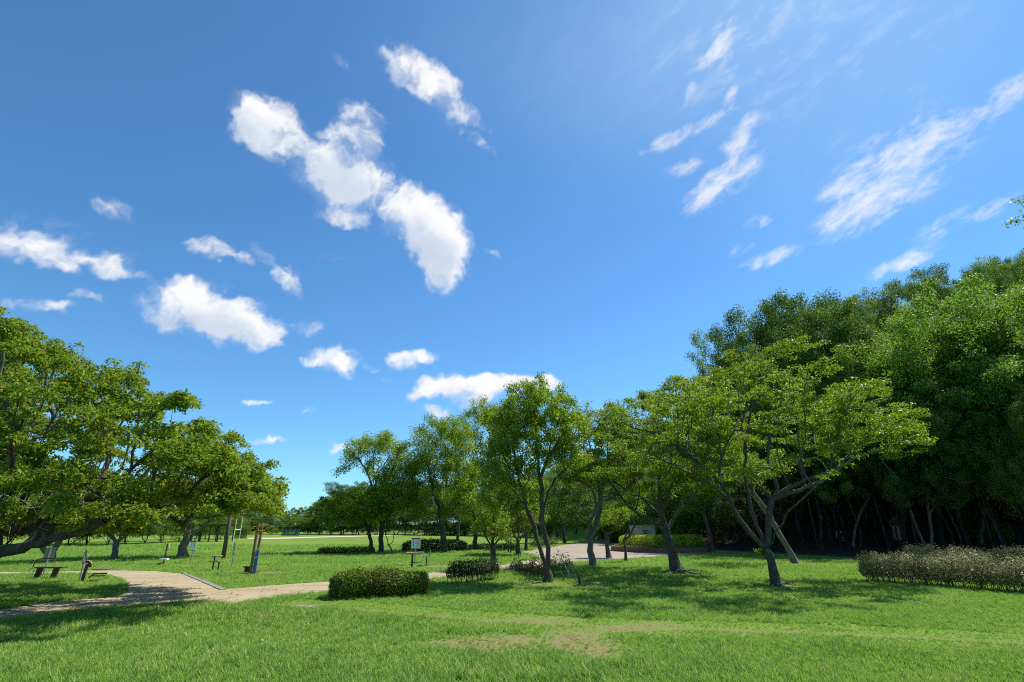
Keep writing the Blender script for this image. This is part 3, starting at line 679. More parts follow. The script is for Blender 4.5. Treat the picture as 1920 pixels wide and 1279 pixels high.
def wood(kind, px, top, Y, label, group, wide=1.0, row=None):
    p = WR.choice(PR[kind]); q = W(px, top, Y); z = tz(q.x, q.y); s = max(.35, (q.z-z)/p[1])
    if not p[2]: r = p[0]; p[2] = True
    else:
        r = p[0].copy(); COL.objects.link(r)
        for ch in list(p[0].children):
            c = ch.copy(); COL.objects.link(c); c.parent = r
    r.location = (q.x, q.y, z-.05); r.rotation_euler = (0, 0, WR.random()*6.283); w = s*wide*(.95+.15*WR.random()); r.scale = (w, w, s)
    tag(r, label, 'tree', group); ROWS.setdefault(row, []).append((px, r)); return r
GH, GF, GL, GU = 'trees of the wood on the right hillside', 'trees of the far wood beyond the playing field', 'trees of the dark wood behind the left cherry', 'low trees at the foot of the wooded hill'
LH = {'evergreen': 'dark evergreen tree on the right hillside', 'woodland': 'mid green tree on the right hillside', 'bright': 'bright green tree high at the right'}
for (px, top, Y, k) in [(1330,700,62,'evergreen'),(1352,660,60,'woodland'),(1385,622,58,'evergreen'),(1428,585,58,'woodland'),(1448,562,56,'evergreen'),(1476,545,55,'evergreen'),(1505,562,60,'woodland'),(1550,556,62,'evergreen'),
        (1600,533,62,'woodland'),(1650,522,64,'evergreen'),(1700,514,66,'woodland'),(1745,520,62,'evergreen'),(1785,492,74,'evergreen'),(1830,478,78,'woodland'),(1880,470,80,'evergreen'),(1925,457,82,'evergreen'),
        (1380,735,54,'evergreen'),(1365,672,52,'woodland'),(1420,640,50,'evergreen'),(1480,622,50,'woodland'),(1540,615,50,'evergreen'),(1600,600,50,'evergreen'),(1660,590,50,'woodland'),(1720,600,48,'evergreen'),
        (1355,790,50,'evergreen'),(1400,740,48,'evergreen'),(1460,730,47,'evergreen'),(1530,720,46,'woodland'),(1600,710,46,'evergreen'),
        (1700,610,43,'bright'),(1745,575,42,'bright'),(1800,545,42,'bright'),(1865,520,41,'bright'),(1930,518,40,'bright'),(1640,650,45,'bright'),(1590,690,44,'bright'),
        (1640,760,43,'evergreen'),(1710,745,41,'evergreen'),(1775,735,40,'woodland'),(1840,715,38,'evergreen'),(1905,705,36,'evergreen')]:
    top += float(np.interp(px, [1330, 1440, 1475, 1505, 1560, 1610, 1660, 1700, 1745, 1800, 1900], [0, -4, 12, 18, 16, 6, 4, 4, 4, 4, 2]))*(1 if top < 600 else .5)
    wood(k, px, top, Y, LH[k], GH, (.62 if px < 1430 else .66) if k != 'bright' else .85, (k, ''))
    if k != 'bright' and px > 1360: wood(k, px+24, top+34, Y-3, LH[k].replace('on the', 'lower on the'), GH, .66, (k+'2', ''))
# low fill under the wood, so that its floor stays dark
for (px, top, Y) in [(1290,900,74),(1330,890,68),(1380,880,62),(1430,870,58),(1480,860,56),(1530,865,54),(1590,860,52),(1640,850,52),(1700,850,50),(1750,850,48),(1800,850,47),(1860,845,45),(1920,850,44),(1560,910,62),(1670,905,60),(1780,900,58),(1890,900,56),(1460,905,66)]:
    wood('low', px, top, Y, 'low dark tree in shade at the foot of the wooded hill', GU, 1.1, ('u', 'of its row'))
# the wood running away to the left behind the middle trees and along the far side of the field
LF = {'evergreen': 'dark tree in the wood beyond the playing field', 'woodland': 'greener tree in the wood beyond the playing field', 'bright': 'pale green tree in the wood beyond the playing field', 'low': 'low bushy tree at the field edge'}
sky_l = [(1285,770,66),(1225,812,72),(1185,835,78),(1150,852,86),(1118,862,94),(1085,868,104),(1050,872,114),(1010,882,124),(972,888,132),(935,893,140),(900,895,146),(862,898,150),(825,902,154),(788,903,158),(752,905,160),(716,903,162),(682,903,164),
         (655,905,166),(632,918,168),(612,930,170),(590,945,172),(568,950,174),(546,958,176),(524,962,178),(500,948,172),(478,955,176),(456,952,178),(436,956,172),(416,950,165),(396,948,160),(370,945,150)]
for (px, top, Y) in sky_l:
    wood(WR.choice(['evergreen', 'evergreen', 'woodland']), px, top+WR.uniform(-4, 5), Y+6, 'dark far tree on the skyline beyond the playing field', GF, 1.15, ('s', 'of the skyline'))
for i, (px, top, Y) in enumerate(sky_l):
    k = WR.choice(['woodland', 'evergreen', 'woodland', 'bright']); wood(k, px+12, top+(985-top)*.38+WR.uniform(-5, 6), Y-1, LF[k], GF, 1.2, (k+'m', ''))
for i, (px, top, Y) in enumerate(sky_l):
    wood('low', px-8, top+(995-top)*.45+WR.uniform(-3, 3), Y-5, LF['low'], GF, 1.3, ('l', 'of the front row'))
    wood('low', px+10, top+(999-top)*.78+WR.uniform(-2, 2), Y-8, 'little bush at the very foot of the far wood', GF, 1.6, ('b', 'of the bushes'))
LLb = {'evergreen': 'dark tree in the shaded wood behind the left cherry', 'woodland': 'mid green tree in the shaded wood behind the left cherry', 'low': 'low dark tree at the edge of the wood behind the left cherry'}
for (px, top, Y) in [(-160,840,52),(-80,850,54),(-10,855,56),(60,862,58),(130,870,62),(200,880,66),(265,890,72),(325,905,80),(370,922,92),(405,935,104)]:
    k = WR.choice(['evergreen', 'woodland']); wood(k, px, top, Y+6, 'tall dark tree in the wood behind the left cherry', GL, 1.2, ('q', 'of its row')); wood('low', px+25, (top+1000)/2-8, Y+2, 'low dark tree before the wood behind the left cherry', GL, 1.3, ('r', 'of its row')); wood('low', px+50, (top+1000)/2+15, Y+5, 'bushy dark tree under the wood behind the left cherry', GL, 1.4, ('t', 'of its row'))

relabel()
b = T(1600, 1026); Y = b.y
make_tree('twiggy_tree', 'thin half dead tree with a fan of bare grey twigs left of the twin-stemmed tree', 'tree', b, [
 (PX([(1604,990),(1620,950),(1650,900),(1680,850),(1700,800)], Y, -1), .13, .03), (PX([(1650,900),(1620,860),(1590,820)], Y, 0), .06, .02)],
 layered([(1560,790),(1640,730),(1740,700),(1840,720)], [(1560,830),(1680,840),(1840,800)], 16, Y-1, 3, 9, (20, 40), (7, 12)), 36, tips=200, leaves=7000, lsize=.13, spread=.24, flat=.45, trunk_r=.14, bark=B_grey, leaf=M_cherry, up=.7, plw=.12,
 dead=(PX([(1700,800),(1720,760),(1745,730)], Y-1, 0), 140, 2.2))
b = T(1838, 1020); Y = b.y
make_tree('leafy_tree', 'leafy mid green tree above the clipped hedge at the right, in front of the hill', 'tree', b, [
 (PX([(1842,980),(1850,900),(1855,830)], Y, -1), .16, .08), (PX([(1850,900),(1820,850),(1790,800)], Y, 0), .09, .03), (PX([(1855,860),(1890,800),(1920,760)], Y-1, 0), .09, .03)],
 layered([(1750,770),(1800,720),(1860,690),(1930,690),(2000,720)], [(1750,850),(1850,900),(1930,900),(2000,860)], 34, Y, 4, 10, (28, 50), (9, 15)), 37, tips=340, leaves=30000, lsize=.14, spread=.26, flat=.5, trunk_r=.18, bark=B_dark, leaf=M_mid, up=.7)
# ---------------------------------------------------------------- the trees one can tell apart
def tree_px(name, label, cat, bpx, bpy, Yo=None, **kw):
    b = T(bpx, bpy); b.z = tz(b.x, b.y)
    return b
# nearest cherry on the right
b = T(1456, 1099); Y = b.y
make_tree('cherry_tree', 'broad spreading cherry with a low forked trunk, nearest tree on the right lawn', 'tree', b, [
 (PX([(1453,1080),(1447,1055),(1438,1030)], Y, 0), .20, .16),
 (PX([(1438,1030),(1410,1003),(1388,972),(1370,940),(1352,908),(1322,878),(1285,848),(1235,815),(1180,800)], Y, -1.6), .125, .03),
 (PX([(1352,908),(1350,880),(1349,840),(1338,785),(1325,740)], Y-.7, .6), .07, .02),
 (PX([(1370,940),(1340,915),(1300,895),(1262,872),(1215,850)], Y-.5, -2.5), .07, .02),
 (PX([(1438,1030),(1441,1000),(1441,968),(1448,940)], Y, .4), .17, .14),
 (PX([(1448,940),(1418,905),(1388,885),(1350,868),(1300,850)], Y+.4, 2.2), .08, .02),
 (PX([(1450,938),(1456,915),(1445,880),(1440,840),(1452,790),(1480,730),(1510,690)], Y+.4, 1.0), .10, .02),
 (PX([(1452,938),(1478,915),(1512,899),(1552,884),(1600,862),(1660,842),(1715,820)], Y+.4, -2.2), .085, .02),
 (PX([(1455,940),(1490,921),(1535,903),(1575,872),(1620,820),(1650,770)], Y+.4, 1.6), .08, .02),
 (PX([(1438,1030),(1420,985),(1408,955),(1399,912),(1396,860),(1402,800),(1420,730),(1440,680)], Y, 1.8), .11, .02),
 (PX([(1447,1060),(1425,1030)], Y, .2), .05, .03)],
 layered([(1150,800),(1200,740),(1250,705),(1310,680),(1370,642),(1430,628),(1500,645),(1570,672),(1630,715),(1680,765),(1728,800)], [(1160,880),(1250,915),(1350,925),(1430,905),(1500,885),(1600,880),(1690,860),(1728,835)], 112, Y, 4.2, 5),
 11, tips=940, leaves=58000, lsize=.11, spread=.17, flat=.38, trunk_r=.21, bark=B_dark, leaf=M_cherry_y, surf=.45, maxcnt=3, up=.75, flare=.55, bow=.05)
# second cherry
b = T(1268, 1073); Y = b.y
make_tree('cherry_tree', 'cherry tree with thick mossy trunk in front of the round brick planter', 'tree', b, [
 (PX([(1262,1045),(1254,1012),(1248,996)], Y, 0), .30, .24),
 (PX([(1246,998),(1215,975),(1190,958),(1165,935),(1150,912),(1120,880)], Y, -1.5), .13, .03),
 (PX([(1247,996),(1238,968),(1215,945),(1196,915),(1183,885),(1160,848),(1140,810)], Y, .8), .13, .03),
 (PX([(1248,996),(1240,965),(1237,928),(1238,885),(1246,830),(1250,780)], Y, -.6), .12, .03),
 (PX([(1250,998),(1268,965),(1290,940),(1325,905),(1360,870)], Y, 1.6), .13, .03)],
 layered([(1085,850),(1120,785),(1170,738),(1230,698),(1290,698),(1350,750),(1400,820)], [(1085,880),(1150,935),(1250,930),(1330,935),(1400,900)], 58, Y, 4.0, 6),
 12, tips=620, leaves=52000, lsize=.12, spread=.19, flat=.42, trunk_r=.34, bark=B_dark, leaf=M_cherry_y, surf=.42, maxcnt=3, up=.75, flare=.7, bow=.05)
# the tall two-stemmed tree in the middle
b = T(1026, 1092); Y = b.y
make_tree('round_crowned_tree', 'tall round crowned tree with two slender stems rising from a low shrub', 'tree', b, [
 (PX([(1024,1070)], Y, 0), .19, .17),
 (PX([(1024,1070),(1017,1045),(1007,1008),(992,968),(977,918),(966,860),(958,800),(950,760)], Y, .6), .13, .025),
 (PX([(1024,1070),(1029,1045),(1021,1005),(1016,955),(1013,900),(1008,850),(1004,790),(1005,745)], Y, -.5), .12, .025),
 (PX([(1013,900),(1028,860),(1046,830),(1062,800)], Y-.3, -.6), .05, .015),
 (PX([(992,968),(975,935),(950,905),(930,880)], Y+.2, 1.0), .05, .015),
 (PX([(1016,955),(1035,910),(1060,880)], Y-.3, .8), .04, .015)],
 [pb(1010,760,66,48,Y,2.0), pb(960,800,62,50,Y,2.0), pb(1050,810,52,55,Y,1.8), pb(1005,830,88,60,Y,2.2), pb(930,870,45,50,Y,1.6), pb(1075,850,32,36,Y,1.4), pb(990,735,40,25,Y,1.4), pb(930,930,40,40,Y,1.2), pb(1075,800,25,30,Y,1.2), pb(975,910,40,50,Y,1.2)],
 13, tips=460, leaves=46000, lsize=.105, spread=.16, flat=.9, trunk_r=.21, bark=B_brown, leaf=M_camphor, surf=.30, maxcnt=2, up=.35, flare=.5, bow=.1, plw=.2)
b = T(1111, 1062); Y = b.y
make_tree('cherry_tree', 'cherry tree with upright forked grey trunk left of the planter', 'tree', b, [
 (PX([(1109,1035),(1106,1010)], Y, 0), .24, .20),
 (PX([(1106,1010),(1105,990),(1114,965),(1118,940),(1108,915),(1085,903),(1050,897)], Y, -1), .12, .03),
 (PX([(1106,1010),(1118,988),(1124,955),(1124,925),(1116,885),(1108,850),(1100,800)], Y, .8), .13, .03),
 (PX([(1124,925),(1140,890),(1160,860)], Y+.4, 1), .06, .02)],
 [pb(1120,800,56,48,Y,2.6), pb(1168,800,44,44,Y+2,2.4), pb(1165,850,60,60,Y,2.6), pb(1080,880,48,34,Y,2.2), pb(1130,890,66,44,Y,2.8), pb(1100,775,30,20,Y,1.5), pb(1150,790,44,30,Y,2)],
 14, tips=300, leaves=24000, lsize=.135, spread=.22, flat=.55, trunk_r=.26, bark=B_grey, leaf=M_cherry, surf=.4, maxcnt=3, up=.7, flare=.4)
def mid(name, label, bp, limbs, blobs, seed, leaf, bark=B_dark, **kw):
    b = T(*bp); Y = b.y
    d = dict(tips=200, leaves=16000, lsize=.15, spread=.25, flat=.7, trunk_r=.2, surf=.3, maxcnt=2, up=.5); d.update(kw)
    return make_tree(name, label, 'tree', b, [(PX(p_, Y, dy), r0, r1) for (p_, dy, r0, r1) in limbs], [pb(*q[:4], Y+(q[5] if len(q) > 5 else 0), q[4]) for q in blobs], seed, bark=bark, leaf=leaf, **d)
mid('camphor_tree', 'tall tree with billowing tufted crown left of the signboard, one long branch to the left', (714,1036),
 [([(714,1010),(716,985),(712,950)],0,.32,.26),([(712,950),(698,915),(688,885),(672,862),(655,845)],0,.16,.04),([(712,950),(705,905),(700,870),(705,830)],1,.16,.04),([(712,950),(725,910),(740,870),(750,840)],-1,.16,.04),([(713,985),(735,960),(755,930)],1,.12,.04)],
 [(672,838,24,20,1.6),(655,862,20,16,1.2),(700,832,30,20,2.0),(735,838,32,28,2.4),(640,880,14,10,.9),(745,880,40,45,3),(690,872,14,12,1.4),(760,920,34,46,3),(722,930,42,46,3),(715,880,24,30,2)], 21, M_camphor, B_brown, tips=190, leaves=32000, spread=.33, lsize=.16, flat=.8, tipr=.012)
mid('cherry_tree', 'low wide yellowish cherry in front of the tufted tree, left of the signboard', (697,1036),
 [([(695,1015),(690,998)],0,.26,.2),([(690,998),(680,975),(655,955),(630,945)],-2,.12,.03),([(690,998),(705,970),(715,945)],1,.12,.03)],
 [(660,948,42,26,3.2),(620,945,22,16,2),(700,940,42,30,3.2),(640,975,32,16,2.4),(690,975,36,14,3)], 22, M_cherry_y, B_dark, tips=170, leaves=15000, spread=.34, lsize=.19, flat=.5)
mid('sapling', 'thin three stemmed sapling beside the far low hedge', (735,1035), [([(729,1020),(722,1000),(726,985)],0,.045,.02),([(737,1018),(738,1000),(737,980)],0,.045,.02)], [(732,975,14,8,.6)], 23, M_camphor, B_dark, tips=26, leaves=500, spread=.2, trunk_r=.06)
mid('camphor_tree', 'big full crowned tree standing at the middle of the long dark hedge', (832,1036),
 [([(832,1015),(830,990),(826,965)],0,.42,.34),([(826,965),(815,930),(808,895),(800,860)],1,.2,.05),([(826,965),(835,930),(838,880),(836,840)],-1,.2,.05),([(830,985),(850,955),(870,930)],0,.18,.05)],
 [(800,812,36,28,3),(835,806,36,26,3),(862,830,28,30,2.6),(790,850,30,34,2.6),(830,855,46,40,3.6),(865,890,40,44,3.4),(800,905,40,46,3.6),(840,925,52,36,3.6),(775,940,22,32,2.4),(880,940,30,30,2.6),(820,965,40,16,3)], 24, M_camphor, B_brown, tips=260, leaves=46000, spread=.34, lsize=.16, flat=.8, tipr=.012)
mid('camphor_tree', 'dense dark tree behind the lamp, between the two tallest middle trees', (891,1031),
 [([(891,1005),(890,975)],0,.34,.28),([(890,975),(885,930),(880,880)],1,.16,.05),([(890,975),(905,930),(915,880)],-1,.16,.05)],
 [(905,768,36,28,2.8),(872,795,36,36,2.8),(935,790,36,36,2.6),(850,830,26,30,2.6),(900,850,52,50,3.6),(880,910,44,46,3.4),(925,900,44,50,3.2),(895,960,44,26,3)], 25, M_camphor, B_brown, tips=260, leaves=42000, spread=.33, lsize=.155, flat=.8, tipr=.012)
mid('lawn_tree', 'tree with a straight dark trunk just right of the big full crowned tree', (858,1013), [([(860,990),(862,970)],0,.4,.3)], [(858,930,30,30,3),(875,900,24,24,2.6)], 26, M_mid, B_brown, tips=70, leaves=6000, spread=.5, lsize=.26)
mid('young_cherry_tree', 'slim young cherry with sparse yellowing leaves at the end of the twiggy dark hedge', (927,1070),
 [([(926,1050),(924,1025)],0,.12,.09),([(924,1025),(912,1005),(900,990),(890,978)],-.6,.05,.015),([(924,1025),(926,1000),(925,970),(926,945)],.3,.05,.015),([(924,1025),(940,1005),(955,985)],.5,.04,.012)],
 [(905,990,22,18,1.1),(935,985,26,24,1.2),(920,960,24,22,1.1),(950,1005,14,10,.7),(925,935,16,14,.8)], 27, M_cherry_y, B_brown, tips=110, leaves=3400, spread=.2, lsize=.13, flat=.7)
mid('cherry_tree', 'short dark cherry with several stems by the path edge behind the two-stemmed tree', (972,1041),
 [([(971,1025),(970,1015)],0,.28,.25),([(970,1015),(960,995),(945,980)],-1,.12,.03),([(970,1015),(975,990),(978,960)],1,.12,.03),([(971,1018),(984,998),(995,980)],0,.1,.03)],
 [(955,955,36,30,2.6),(985,950,30,34,2.4),(970,925,36,26,2.6),(945,980,22,14,1.8)], 28, M_cherry, B_dark, tips=150, leaves=12000, spread=.28, lsize=.17)
mid('lawn_tree', 'slender dark trunked tree right of the short many stemmed cherry', (986,1031), [([(987,1010),(988,985)],0,.2,.15)], [(995,950,30,34,2.6),(1000,920,26,26,2.2)], 29, M_mid, B_dark, tips=90, leaves=7000, spread=.4, lsize=.2)
mid('evergreen_tree', 'dark evergreen with a short trunk behind the plaza, at the end of the field', (1058,1019), [([(1057,1005),(1055,985)],0,.4,.3)], [(1058,955,48,34,4),(1035,930,34,28,3),(1085,920,36,34,3),(1060,905,36,24,3),(1100,965,30,26,3)], 30, M_dark, B_brown, tips=170, leaves=15000, spread=.5, lsize=.26)
mid('young_cherry_tree', 'small yellow leaved tree with a split trunk at the left edge of the planter', (1141,1047), [([(1139,1025),(1137,1003)],0,.2,.16),([(1137,1003),(1125,985),(1118,975)],0,.07,.02),([(1137,1003),(1160,990),(1172,975)],-.5,.07,.02)],
 [(1145,972,26,16,1.6),(1165,965,16,12,1),(1120,975,12,10,1)], 31, M_cherry_y, B_brown, tips=70, leaves=2600, spread=.22, lsize=.16)
mid('sapling', 'thin crooked dark sapling standing before the planter wall', (1173,1054), [([(1172,1035),(1170,1015),(1178,990),(1186,975),(1200,960)],0,.09,.025),([(1170,1013),(1184,1000),(1189,985),(1184,960)],0,.05,.02)], [(1190,955,16,10,.9)], 32, M_cherry, B_dark, tips=18, leaves=300, spread=.2, trunk_r=.1)
mid('leaning_tree', 'thin leaning tree at the plaza edge right of the planter', (1337,1037), [([(1333,1012),(1326,985),(1318,960)],0,.2,.15),([(1318,960),(1305,945),(1295,930)],0,.07,.02),([(1320,962),(1325,940),(1335,915)],1,.08,.03)],
 [(1310,930,36,20,2.4),(1345,905,36,26,2.4),(1290,950,18,12,1.4)], 33, M_cherry_y, B_brown, tips=90, leaves=6000, spread=.26, lsize=.17)
mid('leaning_tree', 'bare pale trunk leaning left behind the nearest cherry', (1490,1057), [([(1478,1030),(1462,1003),(1448,978),(1430,950),(1412,928)],0,.2,.1),([(1412,928),(1395,905),(1380,870)],0,.08,.03)],
 [(1390,880,44,30,2.2),(1440,870,40,26,2.2)], 34, M_cherry, B_grey, tips=70, leaves=4500, spread=.24, lsize=.14, trunk_r=.24)
b = T(1746, 1036); Y = b.y
make_tree('twin_stemmed_tree', 'thin tree with two pale grey stems rising behind the twiggy right hedge', 'tree', b, [
 (PX([(1746,1030)], Y, 0), .17, .15),
 (PX([(1738,1026),(1722,1000),(1705,950),(1693,920),(1685,900),(1668,880),(1652,860),(1636,830)], Y, -.6), .11, .03),
 (PX([(1748,1018),(1743,985),(1742,968),(1754,945),(1757,915),(1753,870),(1744,825),(1735,780)], Y, .5), .11, .03),
 (PX([(1742,968),(1738,920),(1735,870),(1728,820)], Y, 0), .06, .02)],
 layered([(1590,800),(1650,770),(1720,745),(1790,760),(1850,790)], [(1590,830),(1650,845),(1750,850),(1850,830)], 22, Y, 3.0, 8, (24, 46), (7, 12))+[pb(1700,900,14,12,Y,.5), pb(1740,890,14,30,Y,.5), pb(1705,970,6,6,Y,.3)],
 35, tips=240, leaves=12000, lsize=.13, spread=.22, flat=.5, trunk_r=.17, bark=B_grey, leaf=M_cherry_y, surf=.5, maxcnt=2, up=.7, flare=.3, plw=.15,
 dead=(PX([(1744,825),(1725,790),(1700,760),(1680,735)], Y, 0), 90, 1.5))
# dark trunks in the shade of the wood
for (bp, top, px2, r, lab) in [((1560,1020),880,1520,.16,'thin dark trunk leaning left in the shade, furthest left of the shaded leaning trunks'), ((1625,1006),900,1588,.2,'leaning dark trunk in the shade left of the clustered trunks'), ((1645,1008),900,1610,.2,'leaning dark trunk in the shade, middle of the clustered trunks'),
        ((1665,1007),890,1662,.24,'upright dark trunk in the shade, right of the clustered trunks'), ((1540,1033),900,1520,.16,'slim dark tree at the edge of the lawn left of the right hedge')]:
    b = T(*bp); Y = b.y
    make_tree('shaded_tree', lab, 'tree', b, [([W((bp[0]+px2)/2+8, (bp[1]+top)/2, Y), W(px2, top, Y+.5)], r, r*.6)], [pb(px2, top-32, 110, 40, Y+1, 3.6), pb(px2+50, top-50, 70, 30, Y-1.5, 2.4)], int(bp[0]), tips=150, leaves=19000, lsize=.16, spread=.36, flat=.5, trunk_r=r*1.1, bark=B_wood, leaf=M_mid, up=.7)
for (bx, by, Y, top, r, lab, sd_) in [(1697,1024,29,880,.26,'thick black trunk standing beside the person in the pink skirt',51), (1765,1022,31,880,.28,'thick black trunk in the shade left of the dark clipped hedge',52)]:
    b = T(bx, by); Y = b.y
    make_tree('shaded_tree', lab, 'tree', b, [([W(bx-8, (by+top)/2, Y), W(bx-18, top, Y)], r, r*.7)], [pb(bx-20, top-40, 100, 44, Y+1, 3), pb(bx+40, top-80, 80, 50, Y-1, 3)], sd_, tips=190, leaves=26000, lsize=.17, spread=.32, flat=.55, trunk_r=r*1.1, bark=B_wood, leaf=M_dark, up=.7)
b = T(1960, 1032); Y = b.y
make_tree('old_spreading_tree', 'old tree at the right edge with heavy dark limbs reaching left', 'tree', b, [
 ([W(1950,1000,Y), W(1925,950,Y), W(1905,925,Y)], .55, .45), ([W(1905,925,Y), W(1880,915,Y-.5), W(1840,905,Y-1), W(1800,900,Y-1.5), W(1765,885,Y-2)], .28, .05),
 ([W(1910,930,Y), W(1890,880,Y), W(1880,820,Y), W(1870,760,Y)], .34, .06), ([W(1905,925,Y), W(1870,890,Y+1), W(1830,860,Y+1.5), W(1790,840,Y+2)], .2, .05)],
 [pb(1880,790,80,50,Y,3), pb(1840,850,80,40,Y,3), pb(1930,760,70,60,Y,3), pb(1900,850,60,40,Y-1.5,2), pb(1800,880,40,22,Y-1,2), pb(1950,860,50,50,Y,3)],
 61, tips=260, leaves=24000, lsize=.125, spread=.24, flat=.5, trunk_r=.6, bark=B_dark, leaf=M_mid, up=.8,
 dead=([W(1905,960,Y-1), W(1870,905,Y-2), W(1840,895,Y-2.4), W(1815,905,Y-2.6), W(1770,895,Y-2.8)], 30, .8))
# tree whose outermost twigs reach into the frame at the upper right
b = Vector((17.5, 11.5, 0)); Y = 11.5
make_tree('overhanging_tree', 'leafy branch ends reaching in at the upper right edge against the sky', 'tree', b, [
 ([(17.3,11.5,2), (17.0,11.5,4.5)], .2, .15), ([(17,11.5,4.5), W(2010,400,12), W(1960,375,12), W(1925,372,12)], .06, .015), ([(17,11.5,4.5), W(2000,440,12), W(1950,425,12), W(1925,415,12)], .05, .015)],
 [pb(1925,365,26,14,12,.5), pb(1914,414,12,12,12,.3), (17.4, 11.6, 6.9, 2.2, 2.2, 1.7)],
 62, tips=210, leaves=9000, lsize=.09, spread=.12, flat=.6, trunk_r=.22, bark=B_dark, leaf=M_cherry, up=.7)

# ---------------------------------------------------------------- left side
def lowz(T): return T[:, 2] < 1.7
Y = 17.0; b = Vector((-18.2, 16.6, 0))
make_tree('cherry_tree', 'huge old cherry filling the left edge, low limbs over the path', 'tree', b, [
 ([(-18.1,16.6,.5), (-17.8,16.5,1.0)], .55, .5),
 (PX([(0,1035),(60,1022),(110,1008),(160,992),(200,975)], 16.5, -1.0), .34, .05),
 (PX([(0,985),(45,965),(100,930),(150,908),(200,896),(230,880)], 16.6, -2.2), .26, .05),
 (PX([(40,1000),(110,962),(200,925),(300,893),(380,870),(450,868)], 16.8, 1.6), .2, .03),
 (PX([(110,962),(170,968),(237,962),(262,952),(312,958),(375,972),(410,968)], 16.8, -.8), .11, .03),
 (PX([(300,893),(337,925),(400,926),(450,935),(500,950)], 17.6, .4), .07, .015),
 (PX([(45,965),(60,900),(85,850),(100,790),(82,690),(70,640)], 16.6, .8), .16, .02),
 (PX([(200,896),(203,856),(195,780),(190,720)], 15.2, 0), .07, .02),
 (PX([(240,905),(260,787),(256,715),(262,685)], 16.9, 0), .06, .018),
 (PX([(-40,960),(-20,880),(10,780),(0,680),(10,610)], 16, -1.4), .22, .03),
 (PX([(200,925),(280,850),(350,800),(400,790)], 16.8, 2), .09, .02),
 (PX([(0,960),(30,900),(20,840),(60,760)], 16, -4), .14, .02)],
 layered([(-120,560),(0,585),(75,628),(170,662),(235,695),(290,712),(375,745),(400,790),(440,840),(490,870),(522,950)], [(-120,1005),(0,998),(120,985),(200,1000),(300,1010),(395,985),(425,952),(490,957),(522,968)], 250, Y, 5.2, 7, (32, 70), (9, 19), .9)+[pb(15,600,26,22,Y-1,1.5), pb(505,950,22,12,Y,.9), pb(256,705,12,16,Y,.7), pb(250,760,20,30,Y,1.2)],
 71, tips=2100, leaves=205000, lsize=.115, spread=.18, flat=.36, trunk_r=.6, bark=B_dark, leaf=M_cherry, surf=.42, maxcnt=3, up=.75, flare=.4, bow=.05, droop=.3,
 dead=(PX([(180,945),(110,945),(55,955),(25,940),(5,925)], 14.8, -.5), 80, .8))
b = T(342, 1046); Y = b.y
make_tree('cherry_tree', 'middle distance cherry with grey trunk behind the left signboard', 'tree', b, [
 (PX([(345,1025),(352,1000)], Y, 0), .40, .34), (PX([(352,1000),(340,985),(326,970),(310,955)], Y, -1), .16, .04), (PX([(352,1000),(358,975),(362,955)], Y, 0), .22, .1), (PX([(350,1022),(365,1000),(385,985),(410,960)], Y, .6), .13, .03)],
 [pb(340,940,90,34,Y,4), pb(400,930,50,38,Y,3.4), pb(290,935,56,38,Y,3.4), pb(370,905,60,26,Y,3), pb(425,950,26,24,Y,2), pb(300,975,30,16,Y,2)],
 72, tips=260, leaves=22000, lsize=.17, spread=.3, flat=.55, trunk_r=.46, bark=B_grey, leaf=M_cherry, surf=.4, maxcnt=3)
b = T(213, 1050); Y = b.y
make_tree('cherry_tree', 'cherry with a short knotted pale trunk between the two left boards', 'tree', b, [
 (PX([(216,1035),(218,1018)], Y, 0), .26, .24), (PX([(218,1018),(212,1010),(200,1000)], Y, 0), .14, .04), (PX([(218,1018),(230,1008),(245,1000)], Y, 0), .13, .04)],
 [pb(215,965,56,28,Y,3), pb(180,950,40,30,Y,3), pb(255,950,40,34,Y,3)], 73, tips=150, leaves=12000, lsize=.16, spread=.3, flat=.55, trunk_r=.28, bark=B_grey, leaf=M_cherry, surf=.4, maxcnt=3)
b = T(95, 1055); Y = b.y
make_tree('cherry_tree', 'cherry with a leaning grey trunk behind the bench', 'tree', b, [
 (PX([(100,1035),(110,1015)], Y, 0), .26, .24), (PX([(110,1015),(125,1010),(140,1000)], Y, 0), .08, .03), (PX([(110,1015),(115,995)], Y, 0), .2, .1), (PX([(98,1040),(85,1035),(75,1022)], Y, 0), .08, .03)],
 [pb(110,950,60,34,Y,3), pb(60,955,50,30,Y,3), pb(160,960,40,24,Y,3)], 74, tips=150, leaves=12000, lsize=.16, spread=.3, flat=.55, trunk_r=.3, bark=B_grey, leaf=M_cherry, surf=.4, maxcnt=3)
